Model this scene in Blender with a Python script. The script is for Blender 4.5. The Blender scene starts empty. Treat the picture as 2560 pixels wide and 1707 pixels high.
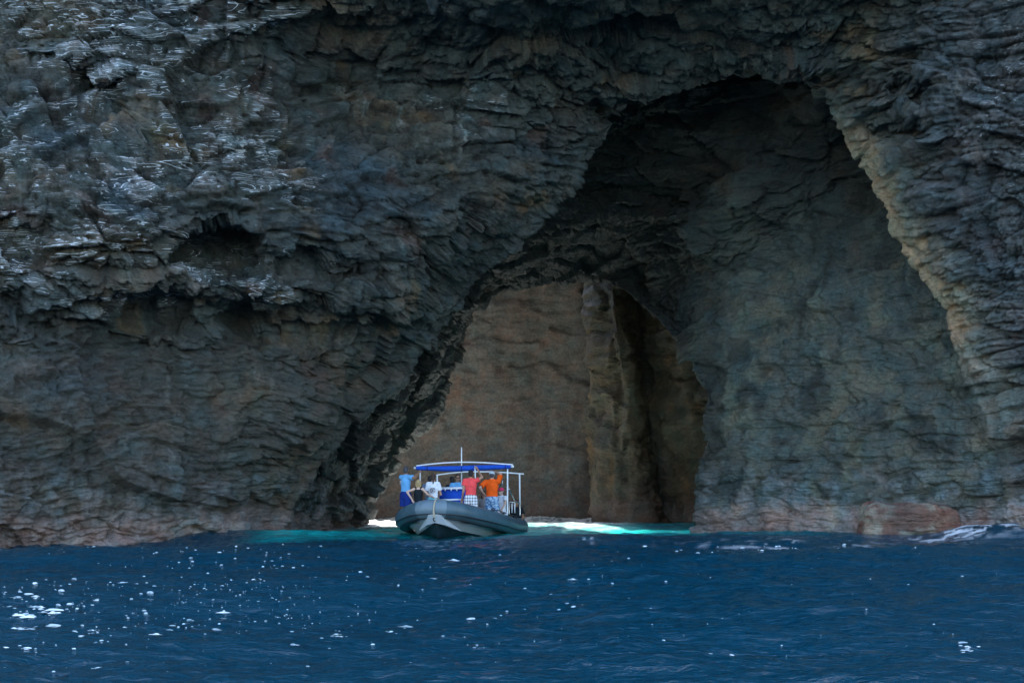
import bpy, bmesh, math, random
import numpy as np
from concurrent.futures import ThreadPoolExecutor
from mathutils import Vector, Matrix

# ------------------------------------------------------------------ camera, sky, sun, exposure
SC = bpy.context.scene
COL = SC.collection
F, CX, HY, CAMH = 5100.0, 1280.0, 1200.0, 1.8     # lens in pixels of a 2560 px wide picture, horizon row, eye height
SUN_EL, SUN_AZ = math.radians(68), math.radians(16)  # sun high behind the cliff, a little to the right

cam = bpy.data.cameras.new('camera')
cam_o = bpy.data.objects.new('camera', cam); COL.objects.link(cam_o)
cam_o.location = (0, 0, CAMH); cam_o.rotation_euler = (math.radians(90), 0, 0)
cam.sensor_width = 36.0; cam.lens = F / 2560 * 36.0
cam.shift_y = (HY - 853.5) / 2560
cam.clip_start = 0.5; cam.clip_end = 20000
SC.camera = cam_o

world = bpy.data.worlds.new('World'); SC.world = world; world.use_nodes = True
wn = world.node_tree.nodes; wl = world.node_tree.links
sky = wn.new('ShaderNodeTexSky'); sky.sky_type = 'NISHITA'; sky.sun_disc = False
sky.sun_elevation = SUN_EL; sky.sun_rotation = SUN_AZ
sky.air_density = 1.0; sky.dust_density = 1.2; sky.ozone_density = 0.7
wl.new(sky.outputs['Color'], wn['Background'].inputs['Color'])
wn['Background'].inputs['Strength'].default_value = 0.13

sun = bpy.data.lights.new('sun', 'SUN'); sun.energy = 3.0; sun.angle = math.radians(0.53); sun.color = (1.0, 0.95, 0.87)
sun_o = bpy.data.objects.new('sun', sun); COL.objects.link(sun_o)
SUNV = Vector((math.sin(SUN_AZ) * math.cos(SUN_EL), math.cos(SUN_AZ) * math.cos(SUN_EL), math.sin(SUN_EL)))
sun_o.rotation_euler = SUNV.to_track_quat('Z', 'Y').to_euler(); sun_o.location = (0, 40, 80)

SC.view_settings.view_transform = 'Standard'; SC.view_settings.look = 'None'
SC.view_settings.gamma = 1.0; SC.view_settings.use_curve_mapping = False
SC.view_settings.exposure = 2.55
SC.cycles.max_bounces = 8; SC.cycles.diffuse_bounces = 4; SC.cycles.glossy_bounces = 3
SC.cycles.sample_clamp_indirect = 6.0

# ------------------------------------------------------------------ helpers
def tag(o, label=None, cat=None, group=None, kind=None):
    if label: o['label'] = label
    if cat: o['category'] = cat
    if group: o['group'] = group
    if kind: o['kind'] = kind
    return o

def w_from_px(px, py, Y):
    px, py, Y = np.asarray(px, float), np.asarray(py, float), np.asarray(Y, float)
    return np.stack([(px - CX) / F * Y, Y + 0 * px, CAMH - (py - HY) / F * Y], -1)

def pt(px, py, Y):
    return Vector(((px - CX) / F * Y, Y, CAMH - (py - HY) / F * Y))

EX = ThreadPoolExecutor(4)
def par(fn, p, *a):
    p = np.ascontiguousarray(p, np.float32)
    parts = np.array_split(p, max(1, len(p) // 60000 + 1))
    res = list(EX.map(lambda q: fn(q, *a), parts))
    if isinstance(res[0], tuple):
        return tuple(np.concatenate([r[k] for r in res]) for k in range(len(res[0])))
    return np.concatenate(res)

def _hash(ix, iy, iz, seed):
    h = (ix * np.uint32(0x8da6b343)) ^ (iy * np.uint32(0xd8163841)) ^ (iz * np.uint32(0xcb1ab31f)) ^ np.uint32((seed * 0x9E3779B1) & 0xffffffff)
    h ^= h >> np.uint32(15); h *= np.uint32(0x2c1b3c6d); h ^= h >> np.uint32(12)
    h *= np.uint32(0x297a2d39); h ^= h >> np.uint32(15)
    return h

def _noise(p, seed):
    i = np.floor(p); f = p - i; i = i.astype(np.int64).astype(np.uint32)
    w = f * f * f * (f * (f * 6 - 15) + 10)
    out = np.zeros(len(p), np.float32)
    for dx in (0, 1):
        wx = w[:, 0] if dx else 1 - w[:, 0]
        for dy in (0, 1):
            wy = w[:, 1] if dy else 1 - w[:, 1]
            for dz in (0, 1):
                wz = w[:, 2] if dz else 1 - w[:, 2]
                h = _hash(i[:, 0] + np.uint32(dx), i[:, 1] + np.uint32(dy), i[:, 2] + np.uint32(dz), seed)
                gx = (h & np.uint32(1023)).astype(np.float32) / 511.5 - 1
                gy = ((h >> np.uint32(10)) & np.uint32(1023)).astype(np.float32) / 511.5 - 1
                gz = ((h >> np.uint32(20)) & np.uint32(1023)).astype(np.float32) / 511.5 - 1
                out += wx * wy * wz * (gx * (f[:, 0] - dx) + gy * (f[:, 1] - dy) + gz * (f[:, 2] - dz))
    return out * 1.5

def noise(p, scale=1.0, seed=0):
    return par(_noise, np.asarray(p, np.float32) * np.asarray(scale, np.float32), seed)

def fbm(p, scale=1.0, oct=4, seed=0, gain=0.5, ridged=False):
    s = np.asarray(scale, np.float32); a = 1.0; out = 0; tot = 0
    for k in range(oct):
        n = noise(p, s, seed + k * 17)
        if ridged: n = 1 - 2 * np.abs(n)
        out = out + a * n; tot += a; a *= gain; s = s * 2.03
    return out / tot

def _voro(p, seed):
    """nearest cells: F1, F2, facet height of the nearest cell, cell random"""
    i = np.floor(p); f = p - i; i = i.astype(np.int64)
    n = len(p); f1 = np.full(n, 9, np.float32); f2 = np.full(n, 9, np.float32)
    facet = np.zeros(n, np.float32); rid = np.zeros(n, np.float32)
    for dx in (-1, 0, 1):
        for dy in (-1, 0, 1):
            for dz in (-1, 0, 1):
                h = _hash((i[:, 0] + dx).astype(np.uint32), (i[:, 1] + dy).astype(np.uint32), (i[:, 2] + dz).astype(np.uint32), seed)
                jx = (h & np.uint32(1023)).astype(np.float32) / 1023; jy = ((h >> np.uint32(10)) & np.uint32(1023)).astype(np.float32) / 1023
                jz = ((h >> np.uint32(20)) & np.uint32(1023)).astype(np.float32) / 1023
                vx = f[:, 0] - dx - jx; vy = f[:, 1] - dy - jy; vz = f[:, 2] - dz - jz
                d = vx * vx + vy * vy + vz * vz
                new = d < f1
                f2 = np.where(new, f1, np.minimum(f2, d)); f1 = np.where(new, d, f1)
                h2 = h * np.uint32(0x9E3779B1); h2 ^= h2 >> np.uint32(13)
                r = (h2 & np.uint32(255)).astype(np.float32) / 255
                g1 = ((h2 >> np.uint32(8)) & np.uint32(255)).astype(np.float32) / 127.5 - 1
                g2 = ((h2 >> np.uint32(16)) & np.uint32(255)).astype(np.float32) / 127.5 - 1
                fc = (r - 0.5) * 1.4 + (vx * g1 + vz * g2) * 0.6
                facet = np.where(new, fc, facet); rid = np.where(new, r, rid)
    return np.sqrt(f1), np.sqrt(f2), facet, rid

def voro(p, scale, seed):
    return par(_voro, np.asarray(p, np.float32) * np.asarray(scale, np.float32), seed)

def _brick(p, seed):
    """broken layers: facet height, distance to the nearest joint, block random"""
    z = p[:, 2]; lay = np.floor(z); fz = z - lay; li = lay.astype(np.int64).astype(np.uint32); zero = np.zeros_like(li)
    hl = _hash(li, zero, zero, seed); r0 = (hl & np.uint32(1023)).astype(np.float32) / 1023; r1 = ((hl >> np.uint32(10)) & np.uint32(1023)).astype(np.float32) / 1023
    wid = 0.55 + 0.9 * r1; l = p[:, 0] / wid + r0 * 7.3; c = np.floor(l); fx = l - c
    h = _hash(li, c.astype(np.int64).astype(np.uint32), zero, seed + 5)
    a = (h & np.uint32(1023)).astype(np.float32) / 1023; g1 = ((h >> np.uint32(10)) & np.uint32(1023)).astype(np.float32) / 511.5 - 1; g2 = ((h >> np.uint32(20)) & np.uint32(1023)).astype(np.float32) / 511.5 - 1
    fc = (a - 0.5) * 1.1 + (r0 - 0.5) * 0.9 + (fx - 0.5) * g1 * 0.55 + (fz - 0.5) * g2 * 0.5
    ed = np.minimum(np.minimum(fz, 1 - fz), np.minimum(fx, 1 - fx) * wid)
    return fc, ed, a, fz
def brick(q, sl, sz, seed):
    l = np.stack([(q[:, 0] * 0.86 + q[:, 1] * 0.5) / sl, 0 * q[:, 0], q[:, 2] / sz], -1)
    return par(_brick, l, seed)
def sstep(a, b, x):
    t = np.clip((x - a) / (b - a), 0, 1); return t * t * (3 - 2 * t)

def gsmooth(a, sig, axis=0):
    r = int(sig * 3) + 1; k = np.exp(-0.5 * (np.arange(-r, r + 1) / sig) ** 2); k /= k.sum()
    pad = [(0, 0)] * a.ndim; pad[axis] = (r, r)
    b = np.pad(a, pad, mode='edge'); out = 0
    for j, w in enumerate(k):
        sl = [slice(None)] * a.ndim; sl[axis] = slice(j, j + a.shape[axis]); out = out + w * b[tuple(sl)]
    return out

def grid_normals(P):
    du = np.gradient(P, axis=0); dv = np.gradient(P, axis=1)
    n = np.cross(du, dv); n /= np.linalg.norm(n, axis=-1, keepdims=True) + 1e-9
    return n

def mesh_np(name, verts, faces, mat=None, smooth=True):
    me = bpy.data.meshes.new(name)
    verts = np.ascontiguousarray(verts, np.float32).reshape(-1, 3); faces = np.ascontiguousarray(faces, np.int32)
    nf, k = faces.shape
    me.vertices.add(len(verts)); me.vertices.foreach_set('co', verts.ravel())
    me.loops.add(nf * k); me.loops.foreach_set('vertex_index', faces.ravel())
    me.polygons.add(nf); me.polygons.foreach_set('loop_start', np.arange(0, nf * k, k, dtype=np.int32))
    me.polygons.foreach_set('use_smooth', np.full(nf, smooth))
    me.update(calc_edges=True); me.validate()
    if mat: me.materials.append(mat)
    return me

def grid_faces(n, m, flip=False):
    a = np.arange(n * m).reshape(n, m)
    q = np.stack([a[:-1, :-1], a[1:, :-1], a[1:, 1:], a[:-1, 1:]], -1).reshape(-1, 4)
    return q[:, ::-1] if flip else q

def link(name, me, parent=None):
    o = bpy.data.objects.new(name, me); COL.objects.link(o)
    if parent: o.parent = parent
    return o

def add_color(me, name, rgb):
    rgb = np.asarray(rgb, np.float32).reshape(-1, 3)
    at = me.attributes.new(name, 'FLOAT_COLOR', 'POINT')
    at.data.foreach_set('color', np.concatenate([rgb, np.ones((len(rgb), 1), np.float32)], 1).ravel())

def add_float(me, name, v):
    at = me.attributes.new(name, 'FLOAT', 'POINT'); at.data.foreach_set('value', np.asarray(v, np.float32).ravel())

# ------------------------------------------------------------------ materials
def new_mat(name):
    m = bpy.data.materials.new(name); m.use_nodes = True
    nt = m.node_tree; b = nt.nodes['Principled BSDF']
    return m, nt, b

def nd(nt, t, **kw):
    n = nt.nodes.new(t)
    for k, v in kw.items():
        if k in n.inputs.keys(): n.inputs[k].default_value = v
        else: setattr(n, k, v)
    return n

def rock_material(name, rough=0.6, relief=1.0):
    m, nt, b = new_mat(name); L = nt.links.new
    at = nd(nt, 'ShaderNodeAttribute', attribute_name='rock_colour')
    tc = nd(nt, 'ShaderNodeNewGeometry')
    n1 = nd(nt, 'ShaderNodeTexNoise', Scale=9.0, Detail=8.0, Roughness=0.65)
    n2 = nd(nt, 'ShaderNodeTexNoise', Scale=1.3, Detail=5.0, Roughness=0.6)
    L(tc.outputs['Position'], n1.inputs['Vector']); L(tc.outputs['Position'], n2.inputs['Vector'])
    r1 = nd(nt, 'ShaderNodeMapRange'); r1.inputs[1].default_value = 0.3; r1.inputs[2].default_value = 0.7
    r1.inputs[3].default_value = 0.66; r1.inputs[4].default_value = 1.36
    L(n1.outputs['Fac'], r1.inputs[0])
    mx = nd(nt, 'ShaderNodeMix', data_type='RGBA', blend_type='MULTIPLY'); mx.inputs[0].default_value = 1.0
    L(at.outputs['Color'], mx.inputs[6]); L(r1.outputs[0], mx.inputs[7])
    # warm and cool mottling of the lava
    rp = nd(nt, 'ShaderNodeValToRGB'); rp.color_ramp.elements[0].position = 0.35; rp.color_ramp.elements[1].position = 0.68
    rp.color_ramp.elements[0].color = (0.84, 1.02, 1.02, 1); rp.color_ramp.elements[1].color = (1.22, 0.98, 0.84, 1)
    L(n2.outputs['Fac'], rp.inputs['Fac'])
    mx2 = nd(nt, 'ShaderNodeMix', data_type='RGBA', blend_type='MULTIPLY'); mx2.inputs[0].default_value = 1.0
    L(mx.outputs[2], mx2.inputs[6]); L(rp.outputs['Color'], mx2.inputs[7])
    # salt and guano lines that follow the edges of the flows
    sa = nd(nt, 'ShaderNodeAttribute', attribute_name='salt')
    ms = nd(nt, 'ShaderNodeMapping'); ms.inputs['Scale'].default_value = (0.26, 0.26, 2.0); ms.inputs['Rotation'].default_value = (0, math.radians(-9), 0)
    L(tc.outputs['Position'], ms.inputs['Vector'])
    ns = nd(nt, 'ShaderNodeTexNoise', Scale=1.0, Detail=3.0, Roughness=0.5, Distortion=0.35); L(ms.outputs[0], ns.inputs['Vector'])
    k1 = nd(nt, 'ShaderNodeMath', operation='MULTIPLY'); k1.inputs[1].default_value = 17.0; L(ns.outputs['Fac'], k1.inputs[0])
    k2 = nd(nt, 'ShaderNodeMath', operation='FRACT'); L(k1.outputs[0], k2.inputs[0])
    k3 = nd(nt, 'ShaderNodeMath', operation='SUBTRACT'); k3.inputs[1].default_value = 0.5; L(k2.outputs[0], k3.inputs[0])
    k4 = nd(nt, 'ShaderNodeMath', operation='ABSOLUTE'); L(k3.outputs[0], k4.inputs[0])
    k5 = nd(nt, 'ShaderNodeMapRange'); k5.inputs[1].default_value = 0.03; k5.inputs[2].default_value = 0.095; k5.inputs[3].default_value = 1; k5.inputs[4].default_value = 0; L(k4.outputs[0], k5.inputs[0])
    nm = nd(nt, 'ShaderNodeTexNoise', Scale=1.5, Detail=6.0, Roughness=0.7); L(tc.outputs['Position'], nm.inputs['Vector'])
    k6 = nd(nt, 'ShaderNodeMath', operation='ADD'); L(nm.outputs['Fac'], k6.inputs[0]); L(sa.outputs['Fac'], k6.inputs[1])
    k7 = nd(nt, 'ShaderNodeMapRange'); k7.inputs[1].default_value = 0.86; k7.inputs[2].default_value = 1.05; L(k6.outputs[0], k7.inputs[0])
    k8 = nd(nt, 'ShaderNodeMath', operation='MULTIPLY'); L(k5.outputs[0], k8.inputs[0]); L(k7.outputs[0], k8.inputs[1])
    # powdery blotches
    nb = nd(nt, 'ShaderNodeTexNoise', Scale=7.0, Detail=6.0, Roughness=0.75); L(tc.outputs['Position'], nb.inputs['Vector'])
    k9 = nd(nt, 'ShaderNodeMath', operation='MULTIPLY_ADD'); k9.inputs[1].default_value = 0.55; L(k6.outputs[0], k9.inputs[0]); L(nb.outputs['Fac'], k9.inputs[2])
    k10 = nd(nt, 'ShaderNodeMapRange'); k10.inputs[1].default_value = 1.24; k10.inputs[2].default_value = 1.36; k10.inputs[4].default_value = 0.7; L(k9.outputs[0], k10.inputs[0])
    k11 = nd(nt, 'ShaderNodeMath', operation='MAXIMUM'); L(k8.outputs[0], k11.inputs[0]); L(k10.outputs[0], k11.inputs[1])
    mx3 = nd(nt, 'ShaderNodeMix', data_type='RGBA'); mx3.inputs[7].default_value = (0.82, 0.84, 0.83, 1)
    L(k11.outputs[0], mx3.inputs[0]); L(mx2.outputs[2], mx3.inputs[6])
    L(mx3.outputs[2], b.inputs['Base Color'])
    b.inputs['Roughness'].default_value = rough
    b.inputs['Specular IOR Level'].default_value = 0.3
    mp = nd(nt, 'ShaderNodeMapping'); mp.inputs['Scale'].default_value = (1, 1, 2.6)
    L(tc.outputs['Position'], mp.inputs['Vector'])
    n3 = nd(nt, 'ShaderNodeTexNoise', Scale=5.0, Detail=9.0, Roughness=0.68)
    L(mp.outputs[0], n3.inputs['Vector'])
    ad = nd(nt, 'ShaderNodeMath', operation='MULTIPLY_ADD'); ad.inputs[1].default_value = 0.35
    n4 = nd(nt, 'ShaderNodeTexNoise', Scale=1.7, Detail=4.0, Roughness=0.6); L(mp.outputs[0], n4.inputs['Vector']); L(n4.outputs['Fac'], ad.inputs[0]); L(n3.outputs['Fac'], ad.inputs[2]); ad.inputs[1].default_value = 1.2
    bp = nd(nt, 'ShaderNodeBump', Strength=1.0 * relief, Distance=0.15)
    L(ad.outputs[0], bp.inputs['Height']); L(bp.outputs['Normal'], b.inputs['Normal'])
    return m

ROCK = rock_material('basalt')
ROCK_FAR = rock_material('brown_tuff', 0.85, 0.4)

def simple(name, col, rough=0.5, spec=0.5, metal=0.0, var=0.12, vscale=18.0, bump=0.0, bscale=60.0):
    """plain material with a little procedural variation of colour"""
    m, nt, b = new_mat(name); L = nt.links.new
    tc = nd(nt, 'ShaderNodeTexCoord')
    n = nd(nt, 'ShaderNodeTexNoise', Scale=vscale, Detail=4.0); L(tc.outputs['Object'], n.inputs['Vector'])
    r = nd(nt, 'ShaderNodeMapRange'); r.inputs[1].default_value = 0.3; r.inputs[2].default_value = 0.7
    r.inputs[3].default_value = 1 - var; r.inputs[4].default_value = 1 + var; L(n.outputs['Fac'], r.inputs[0])
    mx = nd(nt, 'ShaderNodeMix', data_type='RGBA', blend_type='MULTIPLY'); mx.inputs[0].default_value = 1.0
    mx.inputs[6].default_value = (*col, 1); L(r.outputs[0], mx.inputs[7]); L(mx.outputs[2], b.inputs['Base Color'])
    b.inputs['Roughness'].default_value = rough; b.inputs['Specular IOR Level'].default_value = spec; b.inputs['Metallic'].default_value = metal
    if bump:
        n2 = nd(nt, 'ShaderNodeTexNoise', Scale=bscale, Detail=3.0); L(tc.outputs['Object'], n2.inputs['Vector'])
        bp = nd(nt, 'ShaderNodeBump', Strength=bump, Distance=0.02); L(n2.outputs['Fac'], bp.inputs['Height']); L(bp.outputs['Normal'], b.inputs['Normal'])
    return m

# ------------------------------------------------------------------ the cliff with its sea cave: one lofted surface
# stations round the arch, from the waterline on the left over the top to the waterline on the right:
# outer ring (picture point), front lip, inside of the cave, rear lip (picture point and distance)
ST = [
 ((-300,1480), (695,1440,66.0), (800,1430,71.0), (905,1420,77)),
 ((-300,1370), (700,1335,66.0), (800,1330,71.0), (906,1317,77)),
 ((-300,1250), (735,1250,66.3), (850,1235,71.5), (950,1235,77)),
 ((-300,1080), (800,1175,66.6), (900,1150,72.0), (988,1140,77)),
 ((-300,900),  (870,1100,67.0), (950,1090,72.0), (1020,1085,77)),
 ((-300,700),  (930,1010,67.3), (1000,1020,72.0), (1072,1040,77)),
 ((-300,520),  (1005,955,67.6), (1052,950,72.0), (1102,960,77)),
 ((-300,200),  (1090,860,67.6), (1118,845,72.0), (1150,840,77)),
 ((-300,-300), (1190,730,67.0), (1240,650,71.5), (1185,790,77)),
 ((150,-300),  (1310,622,66.3), (1330,560,72.0), (1284,751,77)),
 ((700,-300),  (1393,511,66.0), (1420,430,72.0), (1400,725,77)),
 ((1200,-300), (1500,372,66.0), (1500,330,72.0), (1447,713,77)),
 ((1500,-300), (1588,224,66.0), (1600,215,71.5), (1482,711,76.5)),
 ((1900,-300), (1850,176,66.0), (1850,170,71.0), (1525,727,76)),
 ((2200,-300), (2040,196,65.0), (2000,225,70.0), (1567,752,75)),
 ((2400,-300), (2065,275,64.5), (2030,330,69.0), (1620,800,74)),
 ((2650,-300), (2170,430,63.8), (2090,460,68.0), (1665,850,73)),
 ((2900,-300), (2250,600,63.2), (2130,620,67.0), (1705,905,72)),
 ((2900,50),   (2360,760,62.5), (2150,790,66.3), (1735,975,71)),
 ((2900,450),  (2440,960,62.0), (2170,960,65.7), (1743,1060,70.5)),
 ((2900,850),  (2500,1150,61.5),(2180,1150,65.3),(1732,1170,70)),
 ((2900,1345), (2550,1345,61.0),(2190,1338,65.0),(1724,1330,70)),
 ((2900,1470), (2555,1465,61.0),(2190,1445,65.0),(1724,1430,70)),
]
# distance of the front face at points of the picture
CP = [(-300,1330,57),(0,1330,58.3),(0,1000,58.6),(300,1320,60),(300,1000,60.6),(600,1330,63.3),(600,1150,63.2),(650,1000,63.2),
 (-300,700,57),(0,690,58.0),(0,850,59.4),(300,640,58.5),(300,850,61.2),(600,700,60.0),(600,850,63.1),(750,850,63.2),(820,1000,64.6),(900,825,63.9),(1043,716,64.2),(780,1110,65.0),(980,850,66.3),
 (0,300,59),(300,300,59.5),(600,300,59.9),(700,450,60.5),(0,0,59.8),(300,0,59.6),(650,0,59.4),(760,60,60.2),
 (900,150,63.2),(850,300,62.6),(1000,50,61.4),(1100,200,63.8),(1100,350,63.2),(1000,500,62.6),(900,600,62.3),(800,650,61.8),
 (1200,500,64),(1150,620,64.2),(1300,0,58.6),(1500,0,58.4),(1500,120,64),(1700,100,63.8),(1900,100,63.2),(1300,300,64.6),(1400,300,65.1),
 (-300,-300,60),(300,-300,59.5),(900,-300,56.0),(1500,-300,53.6),(2000,-300,55.6),(2600,-300,58.8),(2900,-300,58.8),  # middle points form an unseen brow, pushed out to block sky light below
 (2100,0,61.0),(2300,0,60.2),(2560,0,59.2),(2200,200,61.6),(2350,300,60.4),(2560,400,59.4),(2350,500,61.2),(2450,700,60.8),
 (2560,800,60.2),(2560,1100,60.4),(2900,400,58.8),(2900,850,59.2),(2900,1340,59.5)]

def wpt(c): return w_from_px(c[0], c[1], c[2])
for k in range(9, 16):                                                            # the roof runs down to the rear opening
    o_, P_, M_, R_ = ST[k]
    m_ = 0.55 * wpt(P_) + 0.45 * wpt(R_) + np.array([0, 0, 0.7])
    ST[k] = (o_, P_, (CX + m_[0] / m_[1] * F, HY - (m_[2] - CAMH) / m_[1] * F, m_[1]), R_)
NU, NFAR, NFR, NTN, NRE = 1500, 14, 240, 210, 26
ts = np.zeros(len(ST))
for k in range(1, len(ST)):
    a, b = ST[k - 1], ST[k]
    ts[k] = ts[k - 1] + math.hypot(a[1][0] - b[1][0], a[1][1] - b[1][1]) + 0.45 * math.hypot(a[0][0] - b[0][0], a[0][1] - b[0][1]) + 0.3 * math.hypot(a[3][0] - b[3][0], a[3][1] - b[3][1])
ts /= ts[-1]
uu = np.linspace(0, 1, NU)
def curve(arr, sig=9):
    arr = np.asarray(arr, float)
    c = np.stack([np.interp(uu, ts, arr[:, k]) for k in range(arr.shape[1])], -1)
    s = gsmooth(c, sig); s[0] = c[0]; s[-1] = c[-1]
    return s
Opx = curve([s[0] for s in ST], 14); Ppx = curve([s[1] for s in ST]); Mpx = curve([s[2] for s in ST], 14); Rpx = curve([s[3] for s in ST])
cpts = CP + [ST[k][1] for k in range(len(ST))]
cxy = np.array([(a, b) for a, b, c in cpts]) / 500.0; cd = np.array([c for a, b, c in cpts])
K = np.linalg.norm(cxy[:, None] - cxy[None], axis=-1)
A = np.zeros((len(cd) + 3, len(cd) + 3)); A[:len(cd), :len(cd)] = K + 0.004 * np.eye(len(cd))
A[:len(cd), -3] = 1; A[:len(cd), -2:] = cxy; A[-3, :len(cd)] = 1; A[-2:, :len(cd)] = cxy.T
sol = np.linalg.solve(A, np.concatenate([cd, [0, 0, 0]]))
def _rbf(q):
    q = q / 500.0
    d = np.linalg.norm(q[:, None] - cxy[None], axis=-1)
    return (d @ sol[:-3] + sol[-3] + q @ sol[-2:])
def face_depth(px, py):
    sh = px.shape; q = np.stack([px.ravel(), py.ravel()], -1)
    d = par(_rbf, q).astype(float).reshape(sh)
    return d
def box_niche(px, py, x0, x1, y0, y1, e):
    return sstep(x0 - e, x0 + e, px) * (1 - sstep(x1 - e, x1 + e, px)) * sstep(y0 - e, y0 + e, py) * (1 - sstep(y1 - 2.5 * e, y1 + 2.5 * e, py))

# front face rows from the outer ring to the lip
v = np.linspace(0, 1, NFR)
fpx = Opx[:, None, 0] * (1 - v) + Ppx[:, None, 0] * v
fpy = Opx[:, None, 1] * (1 - v) + Ppx[:, None, 1] * v
fd = face_depth(fpx, fpy)
fd = fd * (1 - sstep(0.93, 1, v)) + Ppx[:, None, 2] * sstep(0.93, 1, v)
q0 = np.stack([fpx, fpy, 0 * fpx], -1).reshape(-1, 3)
jx = 22 * fbm(q0, 1 / 60, 3, 901).reshape(fpx.shape); jy = 22 * fbm(q0, 1 / 60, 3, 902).reshape(fpx.shape)
nx, ny = fpx + jx, fpy + jy
fd = fd + 2.6 * box_niche(nx, ny, 468, 628, 578, 655, 9)                        # dark rectangular hole
fd = fd + 1.0 * box_niche(nx, ny, 290, 440, 748, 812, 10)                       # hollow under the ledge
fd = fd + 0.8 * box_niche(nx, ny, 600, 900, 775, 860, 10)                       # long undercut
fd = fd + 0.7 * box_niche(nx, ny, 470, 900, 640, 700, 12)
fd = fd + 0.9 * box_niche(nx, ny, 200, 320, 185, 290, 14)
fd = fd + 0.7 * box_niche(nx, ny, -60, 110, 560, 640, 14)
fd = fd + 0.9 * box_niche(nx, ny, 2230, 2330, 205, 250, 9)
fd = fd + 0.8 * box_niche(nx, ny, 2180, 2330, 310, 360, 10)
fd = fd + 0.6 * box_niche(nx, ny, 60, 170, 130, 175, 10)
front = w_from_px(fpx, fpy, fd)
# cave inside: lip -> inside -> rear lip
t = np.linspace(0, 1, NTN + 1)[1:]
Pw, Mw, Rw = (w_from_px(c[:, 0], c[:, 1], c[:, 2])[:, None] for c in (Ppx, Mpx, Rpx))
tt = t[None, :, None]
out0 = gsmooth(Pw[:, 0], 30) - np.array([3.0, 66, 2.0]); out0[:, 1] = 0; out0 /= np.linalg.norm(out0, axis=1, keepdims=True)
und = np.interp(uu, ts, [0.1, 0.1, 0.15, 0.2, 0.25, 0.3, 0.4, 0.6, 1.0, 1.3, 1.5, 1.6, 1.6, 1.6, 1.5, 1.2, 0.9, 0.6, 0.4, 0.25, 0.15, 0.1, 0.1])
bump = np.sin(np.pi * np.clip(t / 0.55, 0, 1)) ** 0.8                            # the roof is undercut just behind the lip
tun = Pw * (1 - tt) * (1 - 2 * tt) + Mw * 4 * tt * (1 - tt) + Rw * tt * (2 * tt - 1)
tun = tun + (out0 * gsmooth(und, 20)[:, None])[:, None] * bump[None, :, None]
# far outer rows and the back of the rock
farO = front[:, 0].copy(); FW = farO.copy(); RW2 = Rw[:, 0].copy()
left = np.interp(uu, ts, [1.0 if k <= 7 else 0.0 for k in range(len(ST))]); right = np.interp(uu, ts, [1.0 if k >= 18 else 0.0 for k in range(len(ST))])
TOPZ = 130.0
topm = np.interp(uu, ts, [1.0 if 8 <= k <= 17 else 0.0 for k in range(len(ST))])
FW[:, 0] = np.where(left > 0.5, -70, np.where(right > 0.5, 70, farO[:, 0] * 3)); FW[:, 0] = np.clip(FW[:, 0], -70, 70)
FW[:, 2] = farO[:, 2] * (1 - topm) + TOPZ * topm; FW[:, 1] = 58
FW = gsmooth(FW, 6)
s = np.linspace(0, 1, NFAR, endpoint=False)[None, :, None]
far = FW[:, None] * (1 - s) + farO[:, None] * s
cen = np.array([2.5, 77, 3.0])
out = Rw[:, 0] - cen; out[:, 1] = 0; out /= np.linalg.norm(out, axis=1, keepdims=True) + 1e-6
R1 = Rw[:, 0] + out * 1.3 + np.array([0, 1.8, 0])
R2 = FW.copy(); R2[:, 1] = np.interp(uu, [0, 0.55, 1], [80, 80, 76])
R2[:, 0] *= 0.9
s1 = np.linspace(0, 1, NRE + 1)[1:][None, :, None]
back = np.where(s1 < 0.4, Rw * (1 - s1 / 0.4) + R1[:, None] * (s1 / 0.4), R1[:, None] * (1 - (s1 - 0.4) / 0.6) + R2[:, None] * ((s1 - 0.4) / 0.6))
cap = np.stack([R2 * 0.5 + FW * 0.5, FW], 1)
base = np.concatenate([far, front, tun, back, cap], 1)
NV = base.shape[1]
i_front, i_lip = NFAR, NFAR + NFR
i_rear = i_lip + NTN
# soften the corner of the lip, keep the ends
sm = gsmooth(base, 2.0, 1)
wgt = np.zeros(NV); wgt[i_front + 4:i_rear + 10] = 1; wgt = gsmooth(wgt, 2.0)
base = base * (1 - wgt[None, :, None]) + sm * wgt[None, :, None]
nrm = -grid_normals(gsmooth(gsmooth(base, 4, 0), 4, 1))
rowv = np.arange(NV)[None, :] + np.zeros((NU, 1))
inside = sstep(i_lip - 6, i_lip + 10, rowv)                                     # 0 outside, 1 in the cave
# picture coordinates of every vertex (to place the marks of the rock)
gpx = CX + base[..., 0] / base[..., 1] * F; gpy = HY - (base[..., 2] - CAMH) / base[..., 1] * F
p = base.reshape(-1, 3)
wz = np.stack([noise(p, 0.33, 11), noise(p, 0.33, 12), noise(p, 0.30, 13)], -1) * np.array([0.5, 0.5, 0.45]) + \
     np.stack([noise(p, 1.1, 14), noise(p, 1.1, 15), noise(p, 1.1, 16)], -1) * np.array([0.05, 0.05, 0.035])
q = p + wz
q[:, 2] += -0.05 * p[:, 0]                      # the flows dip
f1, f2, fa, ra = voro(q, (1 / 1.5, 1 / 1.5, 1 / 0.72), 21)
g1, g2, fb, rb = voro(q, (1 / 0.56, 1 / 0.56, 1 / 0.25), 22)
h1, h2, fc_, rc = voro(q, (1 / 0.24, 1 / 0.24, 1 / 0.115), 23)
q2 = q + 0.035 * np.stack([noise(p, 2.2, 17), noise(p, 2.2, 18), noise(p, 2.2, 19)], -1)
ba, bea, _, bza = brick(q2, 1.35, 0.62, 24); bb, beb, br_, bzb = brick(q2, 0.52, 0.25, 25); gv = fbm(p, 0.9, 2, 37)
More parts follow.
